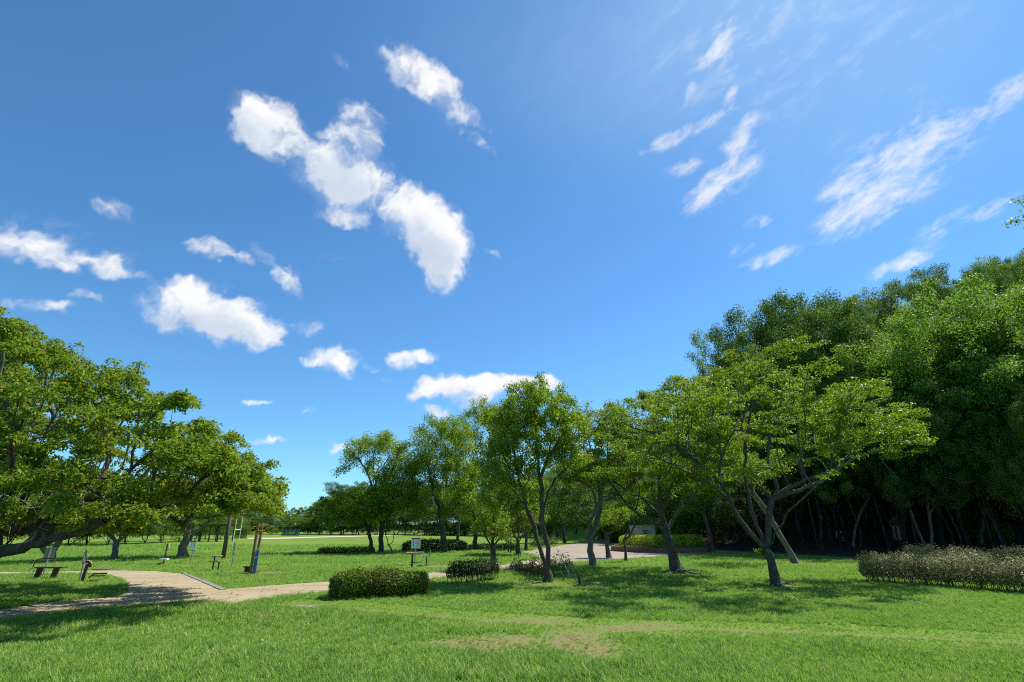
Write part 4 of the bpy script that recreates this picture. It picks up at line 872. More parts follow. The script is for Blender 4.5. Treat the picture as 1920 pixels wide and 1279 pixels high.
# ---------------------------------------------------------------- hedges and shrubs
def hedge(name, label, a, b, width, height, n, lsize, mat, seed, stems=40, lo=.12, rough=.06, group=None, up=.6, stemmat=None, stem_r=.008, dense=.35, ragged=0.0, cat='hedge', endr=.5):
    rng = np.random.default_rng(seed); a = Vector(a); b = Vector(b); L = (b-a).length; ux = (b-a)/L; uy = Vector((-ux.y, ux.x, 0))
    c = (a+b)/2; base = Vector((c.x, c.y, tz(c.x, c.y)))
    s = rng.random(n)*2-1; th = rng.random(n)*math.pi*2; q = rng.random(n)**dense
    pw = .45                                     # squarish cross-section
    nn = (np.abs(np.cos(th))**3+np.abs(np.sin(th))**3)**-.3333*q; cu = np.cos(th)*nn; cv = np.sin(th)*nn
    er = min(endr, .49*L)/(L/2); e = np.clip((1-np.abs(s))/er, 0, 1); e = np.sqrt(1-(1-e)**2)*.78+.22*np.clip(e*3, 0, 1)
    lump = 1+rough*2*(vnoise(s*L*1.4+seed, cv*1.3, 1.0, seed)-.5)
    x = s*L/2; y = cu*width/2*e*lump; h0 = height*lo; z = h0+(height-h0)*(cv+1)/2*(.55+.45*e)*lump
    if ragged: z = np.where(z > height*.8, z+rng.random(n)**3*ragged, z)
    C = np.stack([base.x+ux.x*x+uy.x*y, base.y+ux.y*x+uy.y*y, base.z+z], -1)+rng.normal(size=(n, 3))*lsize*.5
    C[:, 2] = np.maximum(C[:, 2], base.z+.02)
    out = np.stack([uy.x*cu, uy.y*cu, cv], -1); clump = vnoise(x*3, z*5+y*3, 1.3, seed)
    t = thing(name, base, label, cat, group)
    link('foliage', leaf_mesh('foliage', C, lsize*(.6+.7*rng.random(n)), rng, mat, up, out, clump, .5, base), t)
    mb = MB()
    for k in range(stems):
        x0 = (rng.random()*2-1)*L/2*.94; y0 = (rng.random()-.5)*width*.55; p0 = base+ux*x0+uy*y0; p0.z = base.z-.02
        p1 = p0+ux*rng.normal()*.10+uy*rng.normal()*.08+Vector((0, 0, height*.45)); p2 = p1+ux*rng.normal()*.14+uy*rng.normal()*.12+Vector((0, 0, height*.42*(.6+.4*rng.random())))
        mb.tube([p0-base, p1-base, p2-base], [stem_r*1.3, stem_r, stem_r*.5], 4, False)
        if k % 2: mb.tube([p1-base, p1-base+Vector((rng.normal()*.15, rng.normal()*.12, height*.35))], [stem_r*.8, stem_r*.4], 3, False)
    if stems: mb.build('stems', stemmat or M_twig, t)
    else: mb.bm.free()
    return t
def HT(px, py): return T(px, py)
a, b = HT(640, 1126), HT(780, 1119)
hedge('clipped_bush', 'large rounded clipped azalea bush beside the path in the foreground', a+Vector((-.5, .42, 0)), b+Vector((.28, .42, 0)), 1.25, .78, 18000, .07, M_azalea, 1, 90, .04, .20, stemmat=M_twigd, cat='bush', endr=.9)
a, b = HT(838, 1100), HT(932, 1088)
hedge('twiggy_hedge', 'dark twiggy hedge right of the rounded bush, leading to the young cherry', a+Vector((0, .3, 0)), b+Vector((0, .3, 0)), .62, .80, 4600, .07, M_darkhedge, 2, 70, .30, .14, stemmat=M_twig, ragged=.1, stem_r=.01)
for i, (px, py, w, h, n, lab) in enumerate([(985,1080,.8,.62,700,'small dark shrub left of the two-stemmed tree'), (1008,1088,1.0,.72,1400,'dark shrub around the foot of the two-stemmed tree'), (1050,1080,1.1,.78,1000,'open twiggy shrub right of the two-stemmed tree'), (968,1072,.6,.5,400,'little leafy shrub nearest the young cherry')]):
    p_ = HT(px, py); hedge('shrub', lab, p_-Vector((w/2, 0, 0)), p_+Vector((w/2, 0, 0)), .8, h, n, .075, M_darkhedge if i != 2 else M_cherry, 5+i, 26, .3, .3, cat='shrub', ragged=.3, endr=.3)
p_ = HT(1068, 1088); t = thing('dead_shrub', p_, 'bleached dead twigs of a shrub beside the short stump', 'shrub')
link('twigs', twig_mesh('twigs', [p_+Vector((0, 0, .0)), p_+Vector((-.05, 0, .3)), p_+Vector((-.2, 0, .6))], 34, .45, np.random.default_rng(8), M_twig_pale, p_, .012), t)
p_ = HT(1087, 1096); s_ = MB().tube([(0, 0, -.02), (-.01, 0, .2), (-.05, 0, .42)], [.05, .045, .04], 8).build('stump', B_dark, None, True, p_); tag(s_, 'short dark cut stump standing right of the dead twigs', 'stump')
hedge('low_hedge', 'low clipped hedge at the field edge, furthest left of the far hedges', HT(592, 1040)+Vector((0, .4, 0)), HT(700, 1038)+Vector((0, .4, 0)), .9, .48, 5200, .10, M_azalea, 11, 20, .05, .06)
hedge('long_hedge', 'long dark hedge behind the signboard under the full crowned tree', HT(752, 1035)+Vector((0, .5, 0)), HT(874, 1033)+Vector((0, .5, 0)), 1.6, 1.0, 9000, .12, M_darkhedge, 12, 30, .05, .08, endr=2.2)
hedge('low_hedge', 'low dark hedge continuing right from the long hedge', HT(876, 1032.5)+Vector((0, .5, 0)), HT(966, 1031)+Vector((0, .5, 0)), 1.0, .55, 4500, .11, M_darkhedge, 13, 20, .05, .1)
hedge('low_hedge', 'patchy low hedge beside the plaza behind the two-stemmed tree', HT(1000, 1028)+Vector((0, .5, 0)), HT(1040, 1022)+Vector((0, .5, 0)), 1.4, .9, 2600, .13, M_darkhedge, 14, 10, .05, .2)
q = W(797, 1000, 150); q2 = W(880, 1000, 150); q.z = q2.z = 0
hedge('far_hedge', 'dark clipped hedge at the far side of the field', q, q2, 2.5, 1.8, 2600, .35, M_dark, 15, 0, .02, .08)
a, b = HT(1640, 1092), HT(1925, 1122)
hedge('twiggy_hedge', 'pinkish twiggy hedge with reddish and cream leaves at the lower right', a+Vector((.0, .6, 0)), b+Vector((1.5, .7, 0)), 1.5, .96, 26000, .07, M_abelia, 16, 300, .20, .2, stemmat=M_twig, ragged=.22, dense=.5, stem_r=.006)
a, b = HT(1700, 1062), HT(1935, 1078)
hedge('twiggy_hedge', 'second row of the pinkish twiggy hedge, behind the front row', a, b+Vector((1.5, 0, 0)), 1.5, .98, 15000, .075, M_abelia, 17, 120, .2, .2, stemmat=M_twig, ragged=.22, dense=.5, stem_r=.006)
a, b = HT(1800, 1012), HT(1903, 1012)
hedge('clipped_hedge', 'dark green clipped hedge in the shade at the right, under the old tree', a, b, 2.0, 1.75, 13000, .10, M_dark, 18, 20, .05, .06)

# ---------------------------------------------------------------- round planter with hedge and stone
M_brick, t_ = newmat('red_brick')
o = nd(t_, 'ShaderNodeOutputMaterial'); p = nd(t_, 'ShaderNodeBsdfPrincipled'); lk(t_, p.outputs[0], o.inputs[0])
tcn = nd(t_, 'ShaderNodeTexCoord').outputs['Object']; bk = nd(t_, 'ShaderNodeTexBrick')
sx = nd(t_, 'ShaderNodeSeparateXYZ'); lk(t_, tcn, sx.inputs[0]); at2 = nd(t_, 'ShaderNodeMath', operation='ARCTAN2'); lk(t_, sx.outputs[1], at2.inputs[0]); lk(t_, sx.outputs[0], at2.inputs[1])
m4 = nd(t_, 'ShaderNodeMath', operation='MULTIPLY'); lk(t_, at2.outputs[0], m4.inputs[0]); m4.inputs[1].default_value = 4.0
cb = nd(t_, 'ShaderNodeCombineXYZ'); lk(t_, m4.outputs[0], cb.inputs[0]); lk(t_, sx.outputs[2], cb.inputs[1]); lk(t_, cb.outputs[0], bk.inputs['Vector'])
bk.offset = 0; bk.inputs['Scale'].default_value = 1; bk.inputs['Brick Width'].default_value = .11; bk.inputs['Row Height'].default_value = .26; bk.inputs['Mortar Size'].default_value = .008
bk.inputs['Color1'].default_value = (.26, .075, .045, 1); bk.inputs['Color2'].default_value = (.17, .055, .038, 1); bk.inputs['Mortar'].default_value = (.22, .17, .14, 1); lk(t_, bk.outputs['Color'], p.inputs['Base Color']); p.inputs['Roughness'].default_value = .85
a, b = T(1132, 1030), T(1290, 1028); front = T(1210, 1038); R0 = (b-a).length/2*.98
pc = Vector(((a.x+b.x)/2, front.y+R0*.98, 0))
t = thing('round_planter', pc, 'round raised planter with red brick edge on the plaza', 'planter')
mb = MB(); N = 72
prof = [(R0, -.02), (R0, .38), (R0-.02, .42), (R0-.28, .42), (R0-.30, .40), (R0-.30, .2)]
rings = [[mb.bm.verts.new((r*math.cos(2*math.pi*k/N), r*math.sin(2*math.pi*k/N), z)) for k in range(N)] for r, z in prof]
for r1, r2 in zip(rings, rings[1:]):
    for k in range(N): mb.bm.faces.new((r1[k], r1[(k+1) % N], r2[(k+1) % N], r2[k]))
mb.build('brick_edge', M_brick, t)
M_bedgrass = simple('planter_turf', (.10, .20, .03), .95, var=.4, scale=9, bump=.6)
MB().lathe([(R0-.29, .2), (R0-.31, .36), (R0*.5, .44), (.3, .46)], n=40).build('turf', M_bedgrass, t, True)
rng = np.random.default_rng(31); n = 5000; rr_ = R0*(.72+.2*rng.random(n)); an = rng.random(n)*6.283
link('weeds', leaf_mesh('weeds', np.stack([rr_*np.cos(an), rr_*np.sin(an), .42+.14*rng.random(n)], -1), .12*(.6+.6*rng.random(n)), rng, M_bright, .2), t)
n = 15000; an = rng.random(n)*6.283; q = rng.random(n)**.3; th = rng.random(n)*math.pi*1.2-.3; Rm, Rw, Hh = R0*.60, R0*.24, .62
nn = (np.abs(np.cos(th))**3+np.abs(np.sin(th))**3)**-.333*q; cu = np.cos(th)*nn; cv = np.sin(th)*nn; lum = 1+.12*(vnoise(an*5, cv*0, 1., 3)-.5)
rad_ = Rm+cu*Rw; C = np.stack([pc.x+rad_*np.cos(an), pc.y+rad_*np.sin(an), .78+cv*Hh*lum], -1)
ht = thing('ring_hedge', pc+Vector((0, 0, .4)), 'bright yellow green hedge growing in the round planter', 'hedge')
link('foliage', leaf_mesh('foliage', C, .13*(.6+.7*rng.random(n)), rng, M_yhedge, .7, np.stack([cu*np.cos(an), cu*np.sin(an), cv], -1), vnoise(an*9, cv*3, 1., 5), .55, pc+Vector((0, 0, .4))), ht)
mb = MB()
for k in range(110):
    an_ = random.Random(k).random()*6.283; r_ = Rm+random.Random(k+500).uniform(-.5, .5)*Rw; mb.tube([(r_*math.cos(an_), r_*math.sin(an_), .0), ((r_+.08)*math.cos(an_+.03), (r_+.08)*math.sin(an_+.03), .6)], [.018, .01], 4, False)
mb.build('stems', M_twig, ht)
M_stone = simple('weathered_concrete', (.36, .34, .28), .9, var=.3, scale=3, bump=.3)
M_black = simple('dark_recess', (.03, .028, .025), .8, var=.1, bump=0)
sp = Vector((W(1205, 1000, pc.y).x, pc.y, .4)); t = thing('stone_monument', sp, 'weathered concrete block with a square emblem behind the yellow green hedge', 'monument', rz=rad(24))
MB().box((0, 0, .85), (2.1, 1.1, 1.7), bev=.03).box((0, 0, 1.74), (2.2, 1.2, .09), bev=.01).build('block', M_stone, t)
mb = MB()
for (x, z, w, h) in ((-.25, 1.34, .30, .05), (.05, 1.34, .30, .05), (-.25, 1.10, .30, .05), (.05, 1.10, .30, .05), (-.40, 1.22, .05, .28), (-.12, 1.22, .05, .19), (-.06, 1.22, .05, .19), (.20, 1.22, .05, .28)): mb.box((x, -.555, z), (w, .02, h))
mb.build('emblem', M_black, t)
MB().box((-1.35, .3, .5), (.5, .5, 1.2), bev=.03).build('side_block', M_stone, t)

# ---------------------------------------------------------------- exercise equipment, boards, furniture
M_wood = simple('weathered_wood', (.20, .135, .085), .85, var=.3, scale=9, bump=.4)
M_woodd = simple('dark_brown_wood', (.075, .048, .034), .8, var=.3, scale=9, bump=.3)
M_pole = simple('brown_pole', (.085, .052, .035), .7, var=.2, bump=.1)
M_yel = simple('yellow_paint', (.72, .42, .02), .4, var=.08, bump=0)
M_white = simple('white_paint', (.72, .72, .68), .45, var=.06, bump=0)
M_steel = simple('grey_painted_steel', (.30, .31, .29), .45, .3, var=.12, bump=0)
M_dsteel = simple('dark_metal', (.045, .045, .042), .45, .4, var=.15, bump=0)
M_blue = simple('blue_panel', (.045, .13, .38), .4, var=.12, bump=0)
M_lblue = simple('pale_blue_board', (.40, .52, .60), .4, var=.08, bump=0)
M_navy = simple('navy_ink', (.02, .05, .14), .5, var=.05, bump=0)
M_red = simple('red_ink', (.45, .06, .05), .5, var=.05, bump=0)
M_green = simple('green_plastic', (.010, .20, .095), .28, var=.08, bump=0)
M_slab = simple('worn_table_slab', (.38, .31, .23), .75, var=.15, bump=.1)
M_conc = simple('tan_concrete', (.42, .35, .25), .9, var=.12, bump=.2)  # the concrete's own tan, for the drain frame
def hpx(base, py, Y=None):               # height above base reached by image row py
    lo, hi = 0, 30.
    for _ in range(40):
        m_ = (lo+hi)/2; z = base.z+m_; yc = base.y*math.cos(PITCH)+(z-CAM_H)*math.sin(PITCH); v = -base.y*math.sin(PITCH)+(z-CAM_H)*math.cos(PITCH)
        if 640-F*v/yc > py: lo = m_
        else: hi = m_
    return lo
b = T(469, 1078); H = hpx(b, 982)
t = thing('exercise_posts', b, 'two tall wooden exercise posts with staggered yellow rungs on the lawn', 'exercise equipment')
for (x, y, hh, nm) in ((0, 0, H, 0), (-.22, .9, H*1.02, 1)):
    MB().tube([(x, y, -.02), (x, y, hh)], [.065, .06], 12).build('post', M_wood, t)
    for k, (zr, l, r) in enumerate(((.965, .05, .50), (.855, .10, .34), (.745, .07, .16)) if nm == 0 else ((.92, .42, .06), (.80, .32, .06), (.675, .30, .08))):
        MB().tube([(x-l, y, hh*zr), (x+r, y, hh*zr)], .018, 8).build('rung', M_yel, t)
MB().box((-.22, .45, .06), (.5, 1.0, .04)).box((-.35, .45, .30), (.36, .34, .05), bev=.01).box((-.35, .45, .15), (.30, .05, .28)).build('step', M_woodd, t)
b2 = T(473, 1078); t = thing('blue_marker_post', b2+Vector((.06, .02, 0)), 'round topped blue panel standing against the wooden exercise posts', 'marker post')
MB().box((0, 0, .5), (.15, .05, 1.0), bev=.01).lathe([(.0745, 0), (.0745, .02), (.06, .07), (.03, .10)], (0, 0, 1.0), 14, .33).build('panel', M_blue, t)
MB().box((0, -.03, .72), (.10, .012, .05)).box((0, -.03, 1.02), (.07, .012, .07)).build('plate', M_lblue, t)
b = T(418, 1048); o = MB().tube([(0, 0, -.05), (0, 0, 2.2), (0, 0, 2.22), (0, 0, 6.2)], [.15, .125, .105, .085], 12).build('wooden_pole', M_pole, None, True, b); tag(o, 'tall plain brown pole rising into the left cherry branches', 'pole')
t = None
gb1, gb2 = T(436, 1019.5), T(447.5, 1017.0); t = thing('rugby_goal', (gb1+gb2)/2, 'white rugby goal posts with a crossbar on the playing field', 'goal'); c_ = (gb1+gb2)/2
h1, h2 = hpx(gb1, 970), hpx(gb2, 971); zc = hpx(gb1, 993.5)
for g, h in ((gb1, h1), (gb2, h2)): MB().tube([g-c_, g-c_+Vector((0, 0, h))], .055, 8).build('upright', M_white, t)
MB().tube([gb1-c_+Vector((0, 0, zc)), gb2-c_+Vector((0, 0, zc))], .05, 8).build('crossbar', M_white, t)
def board(bpx, bpy, top, bot, w, rz, label, face=M_white, header=M_navy, poleoff=0.0, icons=True, polem=M_steel, name='signboard', lean=0.0):
    b = T(bpx, bpy); H1, H0 = hpx(b, top), hpx(b, bot)
    t = thing(name, b, label, 'sign', rz=rz)
    if lean: t.rotation_euler.y = lean
    MB().tube([(poleoff, .0, -.03), (poleoff, .0, H1*.97)], .03, 8).build('pole', polem, t)
    zc, hh = (H0+H1)/2, H1-H0
    pn = MB().box((0, -.05, zc), (w, .03, hh), bev=.006).build('panel', face, t)
    if header:
        MB().box((0, -.068, H1-hh*.07), (w*.98, .006, hh*.10)).box((0, -.068, H0+hh*.035), (w*.98, .006, hh*.05)).build('header', header, pn)
    if icons:
        mb = MB()
        for k, zf in enumerate((.62, .34)):        # little exercise figures
            z = H0+hh*zf; x = -w*.26
            mb.box((x, -.068, z), (w*.05, .005, hh*.10), (0, .5, 0)).box((x+.03*w, -.068, z-hh*.05), (w*.14, .005, hh*.018)).lathe([(w*.03, -.003), (w*.03, .003)], (x-.02*w, -.068, z+hh*.075), 8)
        mb.build('pictograms', M_dsteel, pn)
        mb = MB()
        for k in range(9): mb.box((w*.20, -.068, H0+hh*(.2+.068*k)), (w*(.40 if k % 3 else .30), .004, hh*.014))
        mb.build('text_lines', M_steel, pn)
        MB().box((w*.20, -.0695, H0+hh*.53), (w*.42, .004, hh*.03)).build('text_lines', M_red, pn)
    return t
board(777.5, 1060, 1009, 1030, .52, rad(4), 'white information board on a grey pole behind the stone table')
board(357, 1056, 1015, 1033, .46, rad(-14), 'white information board with two small figures, in front of the grey trunked cherry')
board(434, 1064, 1017, 1041, .30, rad(-65), 'narrow weathered grey board seen nearly edge on, in front of the goal', M_steel, None, icons=False)
board(148, 1092, 1031, 1054, .42, rad(-54), 'tall pale blue board seen edge on beside the slatted seat', M_lblue, None, icons=False)
t = board(80, 1082, 1027, 1051, .36, rad(212), 'grey exercise board seen from behind, beside the bench', M_steel, None, icons=False)
# bench with curved arm
b = T(90, 1086); sc1 = 1/ppm(b.y, .5); t = thing('bench', b, 'long dark bench with a curved metal arm rail at its left end', 'bench', rz=rad(4)); L = 50*sc1
MB().box((0, 0, .43), (L, .36, .05), bev=.01).build('seat', M_woodd, t)
for x in (-L/2+.12, L/2-.35): MB().box((x, 0, .2), (.06, .30, .42), (0, .12, 0)).build('leg', M_woodd, t)
MB().tube([(-L/2+.62, 0, .78), (-L/2+.1, 0, .78), (-L/2-.06, 0, .74), (-L/2-.15, 0, .6), (-L/2-.17, 0, .45)], .02, 8).build('arm_rail', M_dsteel, t)
MB().tube([(-L/2-.17+.09*math.cos(a_), 0, .30+.12*math.sin(a_)) for a_ in np.linspace(0, 6.283, 17)], .016, 6).build('ring', M_steel, t)
# roller station with slatted seat
b = T(152, 1090); t = thing('massage_post', b, 'short wooden roller post with white knobs and a slatted seat', 'exercise equipment', rz=rad(6))
MB().tube([(.03, 0, -.02), (.08, 0, .62)], [.06, .06], 10).tube([(-.12, 0, .66), (.0, 0, .72), (.12, 0, .70), (.2, 0, .58), (.2, 0, .5)], [.05, .06, .06, .055, .04], 10).build('post', M_woodd, t, True)
for k in range(7):
    a_ = k*.45+.2; MB().lathe([(.018, -.012), (.024, 0), (.014, .016)], (.06+.17*math.cos(a_), -.04, .64+.12*math.sin(a_)), 8).build('knob', M_white, t, True)
s_ = MB()
for k in range(5): s_.box((.72, -.2+.1*k, .42), (.62, .075, .035), bev=.006)
s_.build('slatted_seat', M_wood, t); MB().box((.62, 0, .18), (.5, .05, .04)).tube([(.25, 0, .12), (.42, 0, .26), (.9, 0, .27)], .025, 8).build('frame', M_dsteel, t)
# ring exerciser behind the cherry leaves
b = T(307.5, 1053); H = hpx(b, 1016); t = thing('ring_exerciser', b, 'dark post carrying an oval yellow and white hand ring', 'exercise equipment')
MB().tube([(0, 0, -.02), (0, 0, H*.9)], .045, 10).build('post', M_dsteel, t)
rw, rh = .17, H*.26
MB().tube([(rw*math.cos(a_), -.05, H*.74+rh*math.sin(a_)) for a_ in np.linspace(-2.4, -.7, 9)], .022, 8).tube([(rw*math.cos(a_), -.05, H*.74+rh*math.sin(a_)) for a_ in np.linspace(1.9, 3.2, 7)], .022, 8).build('ring', M_yel, t)
MB().tube([(rw*math.cos(a_), -.05, H*.74+rh*math.sin(a_)) for a_ in np.linspace(-.7, .7, 7)], .022, 8).tube([(rw*math.cos(a_), -.05, H*.74+rh*math.sin(a_)) for a_ in np.linspace(3.2, 3.9, 5)], .022, 8).build('ring', M_white, t)
b = T(306, 1059); t = thing('stool', b, 'low stool with a bright white top on one short leg', 'stool'); MB().box((0, 0, .27), (.44, .28, .11), bev=.02).build('seat', M_white, t); MB().tube([(0, 0, -.02), (0, 0, .22)], .04, 8).build('leg', M_dsteel, t)
b = T(298, 1061); t = thing('foot_pedal', b, 'small dark pedal block low in the grass left of the white stool', 'exercise equipment'); MB().box((0, 0, .10), (.26, .16, .05), (0, -.3, 0), .01).build('pedal', M_dsteel, t); MB().tube([(0, 0, -.02), (0, 0, .1)], .03, 8).build('stem', M_dsteel, t)
# paired benches
b = T(401, 1070); t = thing('sit_up_bench', b, 'small brown bench with a raised pale pad behind it, on the left lawn', 'exercise equipment', rz=rad(-6)); k_ = 1/ppm(b.y, .4)
MB().box((.05, 0, .40), (20*k_, .42, .05), bev=.015).build('seat', M_wood, t)
MB().box((-.12, .25, .64), (17*k_, .24, .05), (0, 0, .1), .015).build('pad', M_slab, t)
for x, y, h in ((.2, 0, .4), (-.15, .1, .62)): MB().tube([(x, y, -.02), (x, y, h)], .035, 8).build('leg', M_dsteel, t)
# stone table with green seat
b = T(772, 1064); t = thing('park_table', b, 'pale slab table on a single dark post with a low foot rest', 'table'); k_ = 1/ppm(b.y, .6)
MB().box((.12, 0, .71), (32*k_, .5, .06), (0, -.03, .12), .015).build('table_top', M_slab, t)
MB().tube([(0, 0, -.02), (0, 0, .69)], .05, 10).build('post', M_dsteel, t); MB().box((.3, .0, .24), (.62, .16, .035), (0, -.04, .2), .01).build('foot_rest', M_dsteel, t)
b = T(799, 1062); t = thing('green_seat', b, 'glossy green moulded seat on one post, facing the slab table', 'chair', rz=rad(8))
mb = MB(); prof = [(-.26, .42), (-.22, .44), (-.05, .425), (.10, .43), (.17, .48), (.205, .60), (.225, .78), (.235, .84)]
vs = []
for i, (x, z) in enumerate(prof):
    w = (.17, .20, .22, .22, .22, .21, .19, .14)[i]; vs.append([(x+(.02 if i < 4 else -.045)*abs(s)**2*(0 if i < 4 else 1), s*w, z+(.035*s*s if i < 4 else 0)) for s in (-1, -.5, 0, .5, 1)])
bmv = [[mb.bm.verts.new(p_) for p_ in r_] for r_ in vs]
for r1, r2 in zip(bmv, bmv[1:]):
    for k in range(4): mb.bm.faces.new((r1[k], r1[k+1], r2[k+1], r2[k]))
se = mb.build('seat_shell', M_green, t, True); so = se.modifiers.new('thickness', 'SOLIDIFY'); so.thickness = .022; su = se.modifiers.new('round', 'SUBSURF'); su.levels = su.render_levels = 2
MB().tube([(0, 0, -.02), (0, 0, .42)], .03, 10).build('post', M_dsteel, t)
# lamp
b = T(924.5, 1040); H = hpx(b, 884); t = thing('park_lamp', b, 'park lamp with a white globe head on a thin brown pole among the middle trees', 'street lamp')
MB().tube([(0, 0, -.03), (0, 0, H-.1)], [.07, .045], 10).build('pole', M_pole, t)
MB().lathe([(.06, -.30), (.22, -.26), (.33, -.1), (.36, .06), (.30, .22), (.16, .32), (.03, .35)], (0, 0, H), 20).build('globe', simple('frosted_globe', (.80, .82, .84), .25, var=.03, bump=0), t, True)
MB().lathe([(.10, -.36), (.12, -.28)], (0, 0, H), 14).build('collar', M_dsteel, t)
for (px, py, top, lab) in ((953, 1038, 1015, 'short thin stake right of the lamp'), (957.5, 1037, 1000, 'taller dark square post right of the lamp')):
    b = T(px, py); o = MB().box((0, 0, hpx(b, top)/2), (.12, .12, hpx(b, top)), bev=.01).build('post', M_pole, None, False, b); tag(o, lab, 'post')
# drain cover
b = T(572, 1141); t = thing('drain_cover', b, 'flat concrete drain cover set in the near lawn by the worn track', 'drain cover', rz=rad(-8))
MB().box((0, 0, .010), (.62, .34, .05), bev=.004).build('frame', M_conc, t); MB().box((0, 0, .040), (.48, .22, .02), bev=.004).build('lid', M_slab, t)
# far things
m, t_ = newmat('green_netting'); o_ = nd(t_, 'ShaderNodeOutputMaterial'); p_ = nd(t_, 'ShaderNodeBsdfPrincipled'); p_.inputs['Base Color'].default_value = (.02, .11, .085, 1); tp = nd(t_, 'ShaderNodeBsdfTransparent'); ms = nd(t_, 'ShaderNodeMixShader'); ms.inputs[0].default_value = .5
lk(t_, tp.outputs[0], ms.inputs[1]); lk(t_, p_.outputs[0], ms.inputs[2]); lk(t_, ms.outputs[0], o_.inputs[0]); M_net = m
for (x0, x1, top, Y, lab) in ((528, 560, 993, 140, 'green backstop net at the far side of the playing field'), (440, 463, 991, 110, 'green net fence behind the rugby goal')):
    q0, q1 = W(x0, 1003, Y), W(x1, 1003, Y); q0.z = q1.z = 0; h = hpx(q0, top); t = thing('net_fence', (q0+q1)/2, lab, 'fence'); L = (q1-q0).length
    MB().box((0, 0, h/2), (L, .03, h)).build('netting', M_net, t)
    for k in range(5): MB().tube([(-L/2+L*k/4, 0, 0), (-L/2+L*k/4, 0, h+.1)], .06, 6).build('post', M_steel, t)
Y = 620; q = W(465, 975, Y); t = thing('apartment_building', (q.x, Y, 0), 'distant brownish apartment block showing above the far trees', 'building'); k_ = Y/F/math.cos(0.35)
M_apt = simple('apartment_wall', (.26, .19, .20), .8, var=.08, bump=0); M_aptd = simple('apartment_window', (.06, .06, .09), .3, var=.1, bump=0)
zt = W(470, 956.5, Y).z; zl = W(458, 959, Y).z; zs = W(466, 952, Y).z; x0, x1, xm = (W(450, 960, Y).x, W(474.5, 960, Y).x, W(462, 960, Y).x)
MB().box(((xm+x1)/2-q.x, 0, zt/2), (x1-xm, 12, zt)).box(((x0+xm)/2-q.x, 3, zl/2), (xm-x0, 12, zl)).build('walls', M_apt, t)
MB().box((W(466, 955, Y).x-q.x, -1, zs/2), (2.6, 9, zs)).build('stair_tower', simple('stair_tower_wall', (.33, .25, .26), .8, var=.08, bump=0), t)
for f_ in range(5):
    for c_i in range(6):
        x = (x0+1.2+(x1-x0-2.4)*c_i/5)-q.x; z = zl-2.2-f_*2.9; MB().box((x, -6.06 if x+q.x > xm else -3.06, z), (1.5, .1, 1.3)).build('window', M_aptd, t)
b = W(397, 1016, 84); b.z = 0; t = thing('pergola', b, 'dark low pergola covered with climbing leaves in front of the far left trees', 'pergola')
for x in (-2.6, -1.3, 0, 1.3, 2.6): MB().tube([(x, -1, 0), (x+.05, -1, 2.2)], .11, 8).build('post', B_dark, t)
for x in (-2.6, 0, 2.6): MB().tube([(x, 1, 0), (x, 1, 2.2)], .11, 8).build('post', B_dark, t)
MB().box((0, -1, 2.25), (6.4, .12, .14)).box((0, 1, 2.25), (6.4, .12, .14)).build('beams', M_woodd, t)
rng = np.random.default_rng(3); n = 5000; C = np.stack([(rng.random(n)-.5)*6.8, (rng.random(n)-.5)*3.2, 2.35+.35*rng.random(n)], -1); link('vine', leaf_mesh('vine', C, .2*(.6+.6*rng.random(n)), rng, M_dark, .6), t)
# surface roots of the second cherry and the nearest cherry
def root(pts, r, label):
    P = [T(*p_)+Vector((0, 0, r*.35)) for p_ in pts]; c = P[0].copy(); n_ = len(P)
    return MB().tube([p_-c-Vector((0, 0, r*1.2 if i == n_-1 else 0)) for i, p_ in enumerate(P)], [r*(1-.55*i/(n_-1)) for i in range(n_)], 8)
def attach_root(tree_label, pts, r):
    tr = [o for o in COL.objects if o.get('label') == tree_label][0]; mb = root(pts, r, ''); c = T(*pts[0])+Vector((0, 0, r*.35)); mb.build('root', B_grey, tr, True, c-tr.location)
L2 = 'cherry tree with thick mossy trunk in front of the round brick planter'; L1 = 'broad spreading cherry with a low forked trunk, nearest tree on the right lawn'
attach_root(L2, [(1272,1074),(1288,1075.5),(1302,1078),(1318,1080),(1335,1079),(1345,1081)], .10); attach_root(L2, [(1284,1076),(1298,1082),(1308,1084)], .06); attach_root(L2, [(1262,1076),(1250,1078),(1240,1078)], .07)
attach_root(L1, [(1458,1100),(1470,1104),(1480,1107),(1492,1111)], .09); attach_root(L1, [(1462,1098),(1474,1096),(1482,1095)], .09); attach_root(L1, [(1450,1101),(1443,1104)], .07)
# fallen leaves
rng = np.random.default_rng(77); xs, ys = [], []
for (px, py, sx_, sy_, n) in ((960,1240,5,2.0,120),(400,1230,4,2,70),(1500,1230,4,2,70),(1300,1090,3.5,2.2,260),(1470,1110,3,2.2,220),(1120,1100,4,2,160),(1050,1100,2.5,1.2,160),(200,1130,5,2.4,240),(300,1110,4,2,90),(60,1180,4,2,160),(1600,1080,4,3,120),(900,1180,5,2.5,60),(1300,1160,5,2.5,90),(1650,1010,9,4,500)):
    c = T(px, py); xs.append(c.x+rng.normal(size=n)*sx_); ys.append(c.y+rng.normal(size=n)*sy_)
x = np.concatenate(xs); y = np.concatenate(ys); C = np.stack([x, y, terr(x, y)+.03+.03*rng.random(len(x))], -1)
tag(link('fallen_leaves', leaf_mesh('fallen_leaves', C, .07*(.6+.7*rng.random(len(x))), rng, M_litter, 2.0, wid=.7)), 'fallen brown and yellow leaves scattered on the grass and path', 'leaves', kind='stuff')

